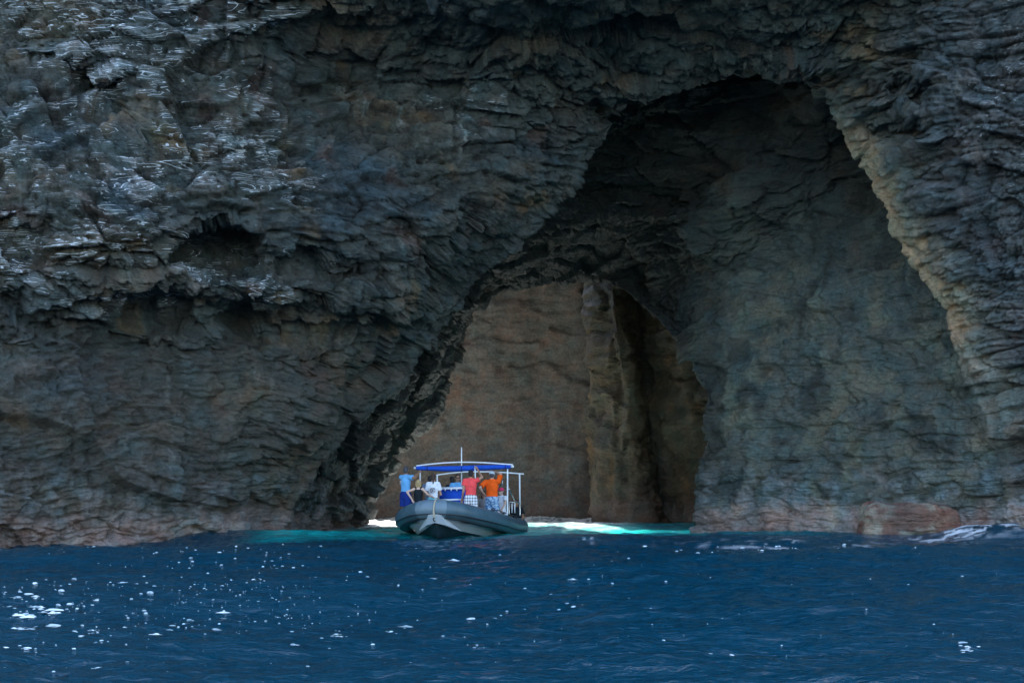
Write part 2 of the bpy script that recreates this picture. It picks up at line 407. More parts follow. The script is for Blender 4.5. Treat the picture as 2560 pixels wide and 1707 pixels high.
bea = sstep(0.0, 0.22, bza) * sstep(0.0, 0.10, bea) + 0.0; beb = sstep(0.0, 0.30, bzb) * sstep(0.0, 0.12, beb)
bea = 1 - (1 - bea) * np.clip(0.75 + 1.2 * gv, 0.1, 1.3)
Fb = voro(p + 0.4 * noise(p, 0.4, 38)[:, None], (1 / 4.2, 1 / 4.2, 1 / 2.8), 26)[2].reshape(NU, NV)
low = fbm(p, 0.22, 3, 31); mid = fbm(p, 0.8, 4, 32); fine = fbm(p, 4.0, 3, 33, 0.6)
rid = fbm(q, (0.35, 0.35, 1.5), 4, 34, 0.55, True)
G = lambda a: a.reshape(NU, NV)
f1, f2, fa, ra, g1, g2, fb, rb, h1, h2, fc_, rc, low, mid, fine, rid, ba, bea, bb, beb, br_ = map(G, (f1, f2, fa, ra, g1, g2, fb, rb, h1, h2, fc_, rc, low, mid, fine, rid, ba, bea, bb, beb, br_))
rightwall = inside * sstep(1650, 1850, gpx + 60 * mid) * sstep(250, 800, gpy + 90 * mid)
lowleft = (1 - inside) * (1 - sstep(900, 1100, gpx)) * sstep(760, 950, gpy)
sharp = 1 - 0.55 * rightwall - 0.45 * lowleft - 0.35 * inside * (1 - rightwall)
lipd = 1 - 0.5 * np.exp(-((rowv - i_lip) / 14.0) ** 2); sharp = sharp * lipd
det = np.clip(0.62 + 1.5 * fbm(p, 0.2, 2, 39).reshape(NU, NV), 0.18, 1.25)                # flaky beds beside broad massive faces
layw = np.clip(0.55 + 0.9 * fbm(p, 0.28, 2, 35).reshape(NU, NV), 0.1, 1)         # some beds are slabby, others rubbly
crack = -0.16 * (1 - sstep(0.0, 0.14, f2 - f1)) - 0.10 * (1 - sstep(0.0, 0.16, g2 - g1))
disp = 0.30 * low + (0.18 + 0.25 * rightwall) * mid + 0.55 * (1 - 0.3 * rightwall) * Fb * lipd + sharp * (0.40 * fa + (1 - layw) * (0.24 * fb * (0.4 + 0.6 * det) + 0.09 * fc_ * det + 1.5 * crack * (0.4 + 0.6 * det)) + layw * (0.28 * ba + det * (0.17 * bb + 0.05 * fc_ - 0.13 * (1 - beb)) - 0.28 * (1 - bea)) + 0.02 * rid) + 0.05 * fine
disp += lowleft * 0.10 * (0.5 - np.minimum(g1, 1)) + 0.10 * rightwall * fbm(p, (0.9, 0.9, 0.35), 4, 36, 0.6, True).reshape(NU, NV)
damp = np.ones(NV); damp[:NFAR] = 0.6; damp[i_rear + NRE:] = 0.0; damp[0] = 0
disp = disp * damp[None]
pos = base + nrm * disp[..., None]
pos[:, -1] = pos[:, 0]
# ---- rock colour: bare lava, salt and guano on the ledges, ochre on the right lip, crust at the tide line, shade darkened into the cave roof
hp = disp - gsmooth(gsmooth(disp, 3.5, 0), 3.5, 1)
zz = pos[..., 2]
hue = fbm(p, (0.25, 0.25, 0.5), 4, 41).reshape(NU, NV); hue2 = fbm(p, 0.7, 4, 42).reshape(NU, NV); patch = fbm(p, 0.9, 4, 43).reshape(NU, NV)
col = np.zeros((NU, NV, 3))
def blend(m, c):
    global col
    col = col * (1 - m[..., None]) + np.array(c) * m[..., None]
col[:] = (0.072, 0.080, 0.072)
blend(sstep(0.02, 0.4, hue), (0.115, 0.098, 0.070))
blend(sstep(0.1, 0.5, -hue), (0.062, 0.080, 0.088))
blend(sstep(0.18, 0.5, hue2) * 0.75, (0.160, 0.112, 0.058))
blend(sstep(0.22, 0.5, -hue2) * 0.7, (0.108, 0.066, 0.052))
blend((1 - inside) * sstep(2150, 2400, gpx) * 0.55, (0.098, 0.112, 0.122))
col *= (1 + (1 - 0.6 * rightwall) * (0.5 * (rb - 0.5) + 0.5 * (rc - 0.5) + 0.4 * (ra - 0.5) + 0.6 * layw * (br_ - 0.5)))[..., None]
blend(lowleft * 0.5, (0.088, 0.076, 0.058))
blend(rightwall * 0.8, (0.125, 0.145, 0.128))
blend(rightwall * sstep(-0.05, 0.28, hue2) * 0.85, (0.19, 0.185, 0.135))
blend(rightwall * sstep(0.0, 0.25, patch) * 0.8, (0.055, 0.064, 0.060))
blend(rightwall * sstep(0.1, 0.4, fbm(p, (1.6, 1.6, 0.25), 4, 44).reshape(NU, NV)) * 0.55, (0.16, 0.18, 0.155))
blend(inside * (1 - rightwall) * 0.85, (0.013, 0.014, 0.011))  # cave roof and left wall painted near black to deepen their shade
# ochre band outside the right part of the lip
dl = np.minimum.reduce([np.hypot(gpx - Ppx[k, 0], gpy - Ppx[k, 1]) for k in range(int(0.5 * NU), NU, 18)])
on = sstep(230, 430, gpy) * (1 - sstep(760, 980, gpy)) * sstep(2040, 2120, gpx)
rim = sstep(200, 330, gpy) * (1 - sstep(1000, 1200, gpy)) * sstep(2000, 2080, gpx) * (1 - sstep(40, 150, dl + 50 * patch)) * (1 - sstep(i_lip - 1, i_lip + 5, rowv))
blend(rim * 0.8, (0.25, 0.26, 0.22))
oc = on * (1 - sstep(30, 95, dl + 60 * patch + 35 * hue2)) * (1 - sstep(i_lip - 1, i_lip + 5, rowv))
blend(oc * 0.92, (0.50, 0.37, 0.23))
oc2 = np.exp(-(((gpx - 2120) / 150) ** 2 + ((gpy - 130) / 90) ** 2)) * (1 - inside) * sstep(-0.1, 0.3, patch + 0.5 * hue2)
blend(oc2 * 0.8, (0.24, 0.20, 0.13))
oc3 = (1 - inside) * np.exp(-(((gpx - 850) / 130) ** 2 + ((gpy - 830) / 70) ** 2)) * sstep(-0.05, 0.3, patch)
blend(oc3 * 0.7, (0.19, 0.15, 0.09))
# salt and guano
reg = (1 - inside) * np.clip(0.95 * (1 - sstep(650, 950, gpx)) * (1 - sstep(720, 860, gpy)) * (0.74 + 0.95 * fbm(p, (0.30, 0.30, 0.6), 3, 56).reshape(NU, NV))
      + 0.45 * sstep(2250, 2500, gpx) * (1 - sstep(450, 800, gpy)) + 0.55 * np.exp(-(((gpx - 1150) / 220) ** 2 + ((gpy - 260) / 110) ** 2)) + 0.12, 0, 1)
blot = sstep(0.02, 0.35, fbm(p, (0.55, 0.55, 1.0), 4, 51, 0.6).reshape(NU, NV) + 0.45 * (reg - 0.5))
edge = sstep(0.018, 0.055, hp) * sstep(-0.05, 0.25, fbm(p, (0.8, 0.8, 2.2), 3, 52).reshape(NU, NV) + 0.25 * (reg - 0.4))
speck = sstep(0.22, 0.42, fbm(p, (2.6, 2.6, 4.5), 3, 53, 0.7).reshape(NU, NV)) * blot
drip = sstep(0.15, 0.4, fbm(p, (4.5, 4.5, 0.7), 3, 54, 0.6).reshape(NU, NV)) * sstep(0.1, 0.35, fbm(p, 0.8, 3, 55).reshape(NU, NV))
wm = np.clip(edge * blot * 1.0 + 0.55 * speck * reg + 0.0, 0, 1) * reg
blend(np.clip(wm, 0, 0.92) * 0.35, (0.50, 0.52, 0.52))
drg = (1 - inside) * np.exp(-(((gpx - 1180) / 260) ** 2 + ((gpy - 260) / 120) ** 2))
blend(np.clip(drip * drg * 1.2, 0, 0.7), (0.36, 0.40, 0.38))
blend(np.clip(drip * (1 - drg) * (1 - inside) * 0.35, 0, 0.5), (0.30, 0.30, 0.27))
# tide line
tn = 0.35 * fbm(p, (0.5, 0.5, 0.9), 4, 61).reshape(NU, NV) + 0.25 * fbm(p, 3.0, 3, 62).reshape(NU, NV)
tide = (1 - sstep(0.40 + 0.2 * sstep(1600, 1800, gpx), 0.95 + 0.35 * sstep(1600, 1800, gpx), zz + 1.4 * tn)) * (1 - 0.6 * sstep(700, 1000, gpx) * (1 - sstep(1650, 1740, gpx)))
salt = (1 - sstep(1.3, 2.6, zz + 1.6 * tn)) * sstep(-0.15, 0.25, fbm(p, 1.6, 4, 63).reshape(NU, NV))
amt = 0.42 + 0.58 * np.maximum(sstep(1700, 1900, gpx), 0.15 * (1 - sstep(500, 700, gpx)))
blend(salt * amt * 0.85, (0.24, 0.27, 0.28))
blend(tide * amt * 0.9, (0.40, 0.30, 0.27))
blend(tide * amt * sstep(0.1, 0.4, patch) * 0.8, (0.44, 0.40, 0.33))
blend((1 - sstep(0.1, 0.45, zz + tn)) * amt * sstep(-0.1, 0.3, hue2) * 0.7, (0.17, 0.075, 0.06))
col *= (0.88 + 0.24 * (fine + 0.5))[..., None]
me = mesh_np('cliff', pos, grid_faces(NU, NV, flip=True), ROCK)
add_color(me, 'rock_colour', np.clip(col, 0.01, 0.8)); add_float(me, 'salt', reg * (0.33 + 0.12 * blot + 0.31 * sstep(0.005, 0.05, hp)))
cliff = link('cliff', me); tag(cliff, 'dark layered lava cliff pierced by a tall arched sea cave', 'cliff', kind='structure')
del wz, q

# ------------------------------------------------------------------ the roofless chamber behind the cave
def rock_sheet(name, plan, ztop, zbot, nu, nv, seed, cols, amp, label, shear=0.0, mat=None):
    plan = np.array(plan, float); d = np.concatenate([[0], np.cumsum(np.linalg.norm(np.diff(plan, axis=0), axis=1))])
    u = np.linspace(0, d[-1], nu); x = gsmooth(np.interp(u, d, plan[:, 0]), 4); y = gsmooth(np.interp(u, d, plan[:, 1]), 4)
    z = np.linspace(zbot, ztop, nv)
    B = np.zeros((nu, nv, 3)); B[..., 0] = x[:, None]; B[..., 1] = y[:, None]; B[..., 2] = z[None]
    N = grid_normals(B); pp = B.reshape(-1, 3); R = lambda a: a.reshape(nu, nv)
    lean = 0.04 * (B[..., 2] / 6) ** 2
    a1, a2, af, ar = voro(pp + 0.5 * noise(pp, 0.5, seed)[:, None], (1 / 2.0, 1 / 2.0, 1 / 1.1), seed + 1)
    b1, b2, bf, br = voro(pp + 0.2 * noise(pp, 1.5, seed)[:, None], (1 / 0.6, 1 / 0.6, 1 / 0.3), seed + 2)
    vert = R(fbm(pp, (0.7, 0.7, 0.12), 4, seed + 3, 0.55, True)); lay = R(fbm(pp, (0.3, 0.3, 1.6), 4, seed + 4, 0.6))
    mid_ = R(fbm(pp, 0.5, 4, seed + 5)); fin = R(fbm(pp, 3.0, 3, seed + 6, 0.6))
    dsp = amp * (0.55 * mid_ + 0.20 * R(af) + 0.08 * R(bf) + 0.30 * vert + 0.16 * lay + 0.06 * fin)
    Q = B + N * (dsp)[..., None]; Q[..., 1] += lean; Q[..., 0] -= shear * Q[..., 2] * sstep(4.0, 5.6, B[..., 0])
    c0, c1, c2, c3 = (np.array(c) for c in cols)
    h = R(fbm(pp, 0.35, 4, seed + 7))[..., None]; k2 = R(fbm(pp, (0.9, 0.9, 0.5), 4, seed + 8))[..., None]; sv = R(fbm(pp, (2.2, 2.2, 0.2), 4, seed + 9))[..., None]
    c = c0 + (c1 - c0) * sstep(-0.3, 0.4, h); c = c + (c2 - c) * sstep(0.15, 0.5, k2) * 0.7; c = c + (c3 - c) * sstep(0.12, 0.5, sv) * 0.5
    c = c * (0.85 + 0.3 * R(br)[..., None])
    tb = 1 - sstep(0.4, 1.6, Q[..., 2] + 0.6 * mid_)
    c = c * (1 - 0.5 * tb[..., None]) + np.array((0.20, 0.13, 0.11)) * 0.5 * tb[..., None]
    m_ = mesh_np(name, Q, grid_faces(nu, nv), mat or ROCK_FAR); add_color(m_, 'rock_colour', np.clip(c, 0.02, 0.8))
    o = link(name, m_); tag(o, label, 'cliff', kind='structure'); return o
rock_sheet('chamber_wall', [(-28, 79), (-20, 86), (-11, 90), (-2, 90.5), (6, 91), (12, 95)], 14.5, -1.5, 300, 230, 300,
           [(0.160, 0.146, 0.134), (0.138, 0.126, 0.118), (0.19, 0.135, 0.108), (0.21, 0.196, 0.185)], 0.7, 'flat brown rock wall at the back of the roofless chamber')
rock_sheet('chamber_buttress', [(4.6, 93), (3.9, 88), (3.35, 83.2), (3.8, 82.0), (5.0, 81.4), (5.6, 81.3), (5.95, 83.2), (6.4, 83.2), (6.8, 81.9), (8.0, 80.8), (12, 79.5), (18, 77.5)], 17.5, -1.5, 280, 280, 330,
           [(0.088, 0.074, 0.046), (0.050, 0.044, 0.031), (0.14, 0.085, 0.038), (0.12, 0.105, 0.075)], 1.05, 'ridged brown rock buttress seen through the far end of the cave', 0.15, ROCK)

# ------------------------------------------------------------------ the sea
def nonuni(parts):
    return np.unique(np.concatenate([np.linspace(a, b, n) for a, b, n in parts]))
xs = np.concatenate([-np.geomspace(6000, 24, 18)[:-1], np.linspace(-24, -17, 40)[:-1], np.linspace(-17, 17, 430), np.linspace(17, 24, 40)[1:], np.geomspace(24, 6000, 18)[1:]])
ys = np.concatenate([-np.geomspace(6000, 12, 16), np.linspace(-10, 12, 30), np.geomspace(12.4, 92, 540), np.geomspace(93, 6000, 16)])
WX, WY = np.meshgrid(xs, ys, indexing='ij')
def sea_z(X, Y):
    sh = np.shape(X); X = np.asarray(X, float).ravel(); Y = np.asarray(Y, float).ravel()
    wp = np.stack([X, Y, 0 * X], -1)
    fade = np.exp(-((X / 120) ** 2 + ((Y - 40) / 120) ** 2))
    calm = 1 - 0.45 * sstep(58, 66, Y) + 0.7 * sstep(74, 79, Y)
    z = 0.13 * np.sin(0.42 * Y + 0.10 * X + 0.6) + 0.08 * np.sin(0.75 * Y - 0.22 * X + 2.0)
    z += 0.16 * fbm(wp, (0.16, 0.30, 1), 2, 71)
    z += (0.17 * fbm(wp, (0.55, 0.95, 1), 3, 72, 0.5) + 0.055 * fbm(wp, (1.6, 2.6, 1), 3, 73, 0.55, True) + 0.03 * fbm(wp, (4.5, 6.5, 1), 2, 74)) * calm
    # swell heaping up against the right-hand rocks, trough at the left
    z += 0.55 * np.exp(-(((X - 14.2) / 1.6) ** 2 + ((Y - 58.5) / 1.8) ** 2)) - 0.18 * np.exp(-(((X + 14) / 5) ** 2 + ((Y - 56) / 4) ** 2))
    return (z * fade).reshape(sh)
WZ = sea_z(WX, WY)
wq = np.stack([WX.ravel(), WY.ravel(), 0 * WX.ravel()], -1)
wn1 = fbm(wq, (0.25, 0.5, 1), 4, 81).reshape(WX.shape); wn2 = fbm(wq, (1.2, 2.4, 1), 4, 82, 0.6).reshape(WX.shape)
shal_glow = (1 - 0.85 * sstep(3.6, 5.2, WX + 1.5 * wn1) * sstep(64, 68, WY)) * np.clip(0.9 + 1.1 * wn2, 0.35, 1) * sstep(58.8, 64.5, WY + 2.6 * wn1 + 1.0 * wn2) * (1 - sstep(9, 11, WX)) * sstep(-8.4, -7.0, WX + 1.2 * wn1)  # teal glow of light carried under water, painted into the shallow water colour
foam = np.exp(-(((WX - 13.2) / 1.5) ** 2 + ((WY - 58.6) / 1.3) ** 2)) * sstep(-0.05, 0.2, wn2) * 1.2
foam = foam + 0.8 * sstep(0.12, 0.3, wn2) * np.exp(-(((WX - 8.0) / 3.4) ** 2 + ((WY - 56) / 2.6) ** 2)) * 0.55
foam = foam + sstep(-0.15, 0.1, wn2) * sstep(74, 79, WY + 4 * wn1) * (1 - sstep(3.5, 5.0, WX)) * 0.9  # white of the sunlit chamber water painted in as foam
foam = np.clip(foam, 0, 1)

WATER, nt, b = new_mat('sea_water'); L = nt.links.new
a1 = nd(nt, 'ShaderNodeAttribute', attribute_name='shallow_glow'); a2 = nd(nt, 'ShaderNodeAttribute', attribute_name='foam')
ge = nd(nt, 'ShaderNodeNewGeometry')
dn = nd(nt, 'ShaderNodeTexNoise', Scale=0.12, Detail=3.0); L(ge.outputs['Position'], dn.inputs['Vector'])
deep = nd(nt, 'ShaderNodeMix', data_type='RGBA'); deep.inputs[6].default_value = (0.0001, 0.029, 0.050, 1); deep.inputs[7].default_value = (0.0002, 0.045, 0.077, 1)
L(dn.outputs['Fac'], deep.inputs[0])
a3 = nd(nt, 'ShaderNodeAttribute', attribute_name='sand_glare')
teal = nd(nt, 'ShaderNodeMix', data_type='RGBA'); teal.inputs[6].default_value = (0.008, 0.44, 0.40, 1); teal.inputs[7].default_value = (0.34, 0.42, 0.41, 1)
L(a3.outputs['Fac'], teal.inputs[0])
mxw = nd(nt, 'ShaderNodeMix', data_type='RGBA'); L(a1.outputs['Fac'], mxw.inputs[0]); L(deep.outputs[2], mxw.inputs[6]); L(teal.outputs[2], mxw.inputs[7])
mxf = nd(nt, 'ShaderNodeMix', data_type='RGBA'); L(a2.outputs['Fac'], mxf.inputs[0]); L(mxw.outputs[2], mxf.inputs[6]); mxf.inputs[7].default_value = (0.78, 0.80, 0.80, 1)
L(mxf.outputs[2], b.inputs['Base Color'])
mrf = nd(nt, 'ShaderNodeMapRange'); mrf.inputs[3].default_value = 0.07; mrf.inputs[4].default_value = 0.6; L(a2.outputs['Fac'], mrf.inputs[0]); L(mrf.outputs[0], b.inputs['Roughness'])
b.inputs['IOR'].default_value = 1.33
mpw = nd(nt, 'ShaderNodeMapping'); mpw.inputs['Scale'].default_value = (1, 1.7, 1); L(ge.outputs['Position'], mpw.inputs['Vector'])
w1 = nd(nt, 'ShaderNodeTexNoise', Scale=3.0, Detail=5.0, Roughness=0.6); L(mpw.outputs[0], w1.inputs['Vector'])
bw = nd(nt, 'ShaderNodeBump', Strength=0.6, Distance=0.14); L(w1.outputs['Fac'], bw.inputs['Height']); L(bw.outputs['Normal'], b.inputs['Normal'])
me = mesh_np('sea', np.stack([WX, WY, WZ], -1), grid_faces(len(xs), len(ys)), WATER)
add_float(me, 'shallow_glow', shal_glow); add_float(me, 'sand_glare', sstep(72.5, 76, WY + 4 * wn1 + 2.5 * wn2) * (1 - sstep(3.4, 5.2, WX + 2 * wn1))); add_float(me, 'foam', foam)  # pale sand tone carries the painted sun glare of the chamber water
sea = link('sea', me); tag(sea, kind='structure')

# ------------------------------------------------------------------ boulders at the foot of the cliff
def boulder(label, c, size, rot, seed, hue):
    bm = bmesh.new(); bmesh.ops.create_cube(bm, size=1.0)
    bmesh.ops.subdivide_edges(bm, edges=bm.edges[:], cuts=40, use_grid_fill=True)
    co = np.array([v.co[:] for v in bm.verts]); n6 = np.linalg.norm(np.abs(co * 2) ** 6, axis=1, ord=1) ** (1 / 6)
    co = co * 2 / n6[:, None] * np.maximum(np.abs(co * 2).max(1), 1e-6)[:, None] * 0.5
    w = co * np.array(size); nn = co / (np.linalg.norm(co, axis=1, keepdims=True) + 1e-6)
    d = 0.28 * fbm(w + seed, 0.8, 4, seed) + 0.10 * fbm(w + seed, (0.6, 0.6, 3.0), 4, seed + 1, 0.6, True) + 0.10 * voro(w + seed, (1.2, 1.2, 2.4), seed + 2)[2]
    w = w + nn * d[:, None]
    for v_, x in zip(bm.verts, w): v_.co = x
    me_ = bpy.data.meshes.new('boulder'); bm.to_mesh(me_); bm.free(); me_.materials.append(ROCK)
    for f_ in me_.polygons: f_.use_smooth = True
    h_ = fbm(w, 1.2, 4, seed + 3); h2_ = fbm(w, (1.0, 1.0, 5.0), 4, seed + 4)
    cc = np.array(hue)[None] + np.zeros((len(w), 1)); cc = cc + (np.array((0.30, 0.27, 0.21)) - cc) * sstep(-0.05, 0.35, h_)[:, None]
    cc = cc + (np.array((0.16, 0.07, 0.055)) - cc) * (sstep(0.1, 0.4, h2_) * 0.75)[:, None]
    add_color(me_, 'rock_colour', cc); o = link('boulder', me_); o.location = c; o.rotation_euler = rot
    tag(o, label, 'boulder'); return o
boulder('long reddish brown boulder lying at the waterline under the right cave wall', pt(2268, 1313, 61.0), (2.85, 1.6, 1.25), (0.04, 0.05, 0.06), 5, (0.17, 0.10, 0.075))
boulder('pale pitted boulder standing in the surf at the right edge', pt(2578, 1325, 57.5), (0.55, 0.7, 0.75), (0.1, 0.0, 0.3), 9, (0.30, 0.27, 0.25))

# ------------------------------------------------------------------ inflatable boat
PSI = math.radians(8); BX, BY = -2.28, 60.0
cP, sP = math.cos(PSI), math.sin(PSI)
BOAT_M = Matrix.Translation((BX, BY, 0)) @ Matrix.Rotation(-PSI, 4, 'Z')
def bl(px, py, aft):
    """boat coordinates (right, aft, up) of a picture point at a given distance aft of the stem"""
    k = (px - CX) / F
    x = (k * (BY + aft * cP) - BX - aft * sP) / (cP + k * sP)
    Y = BY - x * sP + aft * cP
    return Vector((x, aft, CAMH - (py - HY) / F * Y))
boat = bpy.data.objects.new('inflatable_boat', None); COL.objects.link(boat); boat.matrix_world = BOAT_M
tag(boat, 'grey rigid inflatable tour boat with blue canopy, crowded with passengers', 'boat')

M_TUBE = simple('grey_hypalon', (0.060, 0.112, 0.138), 0.38, 0.5, var=0.22, vscale=3.0, bump=0.15, bscale=14)
M_PATCH = simple('pale_grey_hypalon', (0.135, 0.195, 0.225), 0.42, 0.5, var=0.1, vscale=4.0)
M_BLACK = simple('black_rubber', (0.018, 0.02, 0.022), 0.5)
M_HULL = simple('white_gelcoat', (0.50, 0.55, 0.58), 0.25, var=0.06, vscale=3)
M_BOTTOM = simple('dark_antifouling', (0.012, 0.026, 0.032), 0.4, var=0.3, vscale=3)
M_WHITE = simple('white_tube_paint', (0.80, 0.81, 0.80), 0.3, var=0.03)
M_BLUE = simple('blue_canvas', (0.012, 0.075, 0.42), 0.8, 0.2, var=0.16, vscale=5, bump=0.5, bscale=7)
M_BLUED = simple('dark_blue_strap', (0.01, 0.03, 0.16), 0.8, 0.2)
M_ROPE = simple('tan_rope', (0.45, 0.40, 0.29), 0.9, 0.1, var=0.25, vscale=60, bump=0.6, bscale=90)
M_STEEL = simple('stainless_steel', (0.62, 0.63, 0.64), 0.25, metal=0.9, var=0.04)
M_DECK = simple('grey_deck', (0.30, 0.31, 0.31), 0.7, var=0.1)

def sweep(pts, rads, n=16, close_ends=True, sub=6):
    """smooth tube through points; returns vertices and quads"""
    P_ = np.array([tuple(p_) for p_ in pts], float); r_ = np.array(rads if hasattr(rads, '__len__') else [rads] * len(P_), float)
    if len(P_) > 2 and sub > 1:
        idx = np.arange(len(P_)); tq = np.linspace(0, len(P_) - 1, (len(P_) - 1) * sub + 1)
        def cr(a):
            o_ = []
            for q_ in tq:
                i_ = min(int(q_), len(a) - 2); f_ = q_ - i_
                p0, p1, p2, p3 = a[max(i_ - 1, 0)], a[i_], a[i_ + 1], a[min(i_ + 2, len(a) - 1)]
                o_.append(0.5 * (2 * p1 + (p2 - p0) * f_ + (2 * p0 - 5 * p1 + 4 * p2 - p3) * f_ ** 2 + (3 * p1 - p0 - 3 * p2 + p3) * f_ ** 3))
            return np.array(o_)
        P_ = cr(P_); r_ = cr(r_)
    T = np.gradient(P_, axis=0); T /= np.linalg.norm(T, axis=1, keepdims=True)
    up = np.array([0, 0, 1.0]) if abs(T[0][2]) < 0.9 else np.array([1.0, 0, 0])
    V, ang = [], np.linspace(0, 2 * math.pi, n, endpoint=False); a = np.cross(up, T[0]); a /= np.linalg.norm(a)
    for k in range(len(P_)):
        a = a - T[k] * np.dot(a, T[k]); a /= np.linalg.norm(a); b_ = np.cross(T[k], a)
        V.append(P_[k] + r_[k] * (np.cos(ang)[:, None] * a + np.sin(ang)[:, None] * b_))
    V = np.array(V); m = len(P_); fc = []
    for i_ in range(m - 1):
        for j in range(n):
            fc.append((i_ * n + j, i_ * n + (j + 1) % n, (i_ + 1) * n + (j + 1) % n, (i_ + 1) * n + j))
    V = list(map(tuple, V.reshape(-1, 3)))
    if close_ends:
        fc.append(tuple(range(n))[::-1]); fc.append(tuple(range((m - 1) * n, m * n)))
    return V, fc

def part(name, V, fc, mat, parent, smooth=True, label=None):
    me_ = bpy.data.meshes.new(name); me_.from_pydata(V, [], fc); me_.validate(); me_.update()
    for f_ in me_.polygons: f_.use_smooth = smooth and len(f_.vertices) == 4
    me_.materials.append(mat); o = link(name, me_, parent)
    if label: o['label'] = label
    return o
def tube(name, pts, r, mat, parent, n=10, sub=5):
    return part(name, *sweep(pts, r, n, True, sub if len(pts) > 2 else 1), mat, parent)
def rbox(name, lo, hi, mat, parent, bev=0.03, rot=None):
    bm = bmesh.new(); bmesh.ops.create_cube(bm, size=1)
    for v_ in bm.verts: v_.co = Vector([lo[k] + (v_.co[k] + 0.5) * (hi[k] - lo[k]) for k in range(3)])
    bmesh.ops.bevel(bm, geom=bm.edges[:], offset=bev, segments=3, affect='EDGES')
    me_ = bpy.data.meshes.new(name); bm.to_mesh(me_); bm.free(); me_.materials.append(mat)
    for f_ in me_.polygons: f_.use_smooth = True
    return link(name, me_, parent)

TR = 0.275
half = [(1.46, 8.5, 0.25), (1.50, 7.6, 0.27), (1.50, 5.8, 0.33), (1.50, 4.2, 0.43), (1.47, 3.2, 0.51), (1.32, 2.1, 0.62), (0.98, 1.1, 0.76), (0.52, 0.46, 0.90)]
tpath = half + [(0, 0.25, 0.95)] + [(-x, y, z) for x, y, z in half[::-1]]
trad = [0.05, TR] + [TR] * (len(tpath) - 4) + [TR, 0.05]
tube_o = part('buoyancy_tube', *sweep(tpath, trad, 28, True, 8), M_TUBE, boat)
ctr = np.array(sweep(tpath, trad, 28, True, 8)[0]).reshape(-1, 28, 3).mean(1)
part('bow_patch', *sweep([c for c in ctr if -0.46 < c[0] < 0.30 and c[1] < 1], TR + 0.010, 28, False, 1), M_PATCH, tube_o)
def off(path, dx, dz):
    o_ = []; P_ = np.array(path); T = np.gradient(P_, axis=0)
    for k, (x, y, z) in enumerate(path):
        n_ = np.array([T[k][1], -T[k][0]]); n_ /= np.linalg.norm(n_) + 1e-9
        if np.dot(n_, np.array([x, y - 4.0])) < 0: n_ = -n_
        o_.append((x + n_[0] * dx, y + n_[1] * dx, z + dz))
    return o_
core = tpath[1:-1]
tube('rub_strake', off(core, TR * 0.90, -TR * 0.50), 0.022, M_BLACK, boat, 8, 6)
tube('lower_strake', off(core, TR * 0.40, -TR * 0.95), 0.020, M_BLACK, boat, 8, 6)
# black lacing loops and grab line along both shoulders
for side in (0, 1):
    seg = core[:5] if side == 0 else core[-5:]
    gl = off(seg, 0.05, TR + 0.03); pts = np.array([sweep(gl, 0.01, 4, False, 8)[0]]).reshape(-1, 4, 3).mean(1)
    wav = [(x_, y_, z_ + 0.035 * abs(math.sin(k * 0.9))) for k, (x_, y_, z_) in enumerate(pts)]
    tube('grab_line', wav, 0.016, M_BLACK, boat, 6, 1)
for k, (x, y, z) in enumerate(off(core, 0.10, TR * 0.93)):
    if 2 < y < 8: rbox('lacing_cleat', (x - 0.05, y - 0.09, z - 0.02), (x + 0.05, y + 0.09, z + 0.035), M_BLACK, boat, 0.015)
# hull
hs = [(0.20, 0.50, 0.015, 0.55, 0.20, 0.76), (0.32, 0.30, 0.09, 0.51, 0.36, 0.73), (0.50, 0.10, 0.20, 0.45, 0.54, 0.69), (0.85, -0.10, 0.38, 0.36, 0.78, 0.62),
      (1.4, -0.22, 0.64, 0.25, 1.02, 0.50), (2.2, -0.30, 0.90, 0.14, 1.20, 0.40), (3.5, -0.34, 1.08, 0.05, 1.30, 0.30), (5.5, -0.36, 1.15, 0.0, 1.34, 0.20), (8.2, -0.36, 1.15, 0.0, 1.32, 0.12)]
Vb, Vt, Fb, Ft = [], [], [], []
for y, kz, cx_, cz, gx, gz in hs:
    Vb += [(-cx_, y + 0.10 * cx_, cz), (-cx_ * 0.5, y, kz + (cz - kz) * 0.56), (0, y - 0.04, kz), (cx_ * 0.5, y, kz + (cz - kz) * 0.56), (cx_, y + 0.10 * cx_, cz)]
    Vt += [(-gx, y, gz), (-cx_ - 0.02, y + 0.10 * cx_, cz), (cx_ + 0.02, y + 0.10 * cx_, cz), (gx, y, gz)]
for k in range(len(hs) - 1):
    for j in range(4): Fb.append((k * 5 + j, k * 5 + j + 1, k * 5 + 6 + j, k * 5 + 5 + j))
    Ft.append((k * 4, k * 4 + 1, k * 4 + 5, k * 4 + 4)); Ft.append((k * 4 + 2, k * 4 + 3, k * 4 + 7, k * 4 + 6))
e = (len(hs) - 1) * 5; Fb.append((e, e + 1, e + 2, e + 3, e + 4)); Vb.append((0, 0.14, 0.56)); Fb.append((0, 1, 2)); Fb.append((2, 3, 4))
part('hull_bottom', Vb, Fb, M_BOTTOM, boat)
hull = part('hull_topside', Vt, Ft, M_HULL, boat)
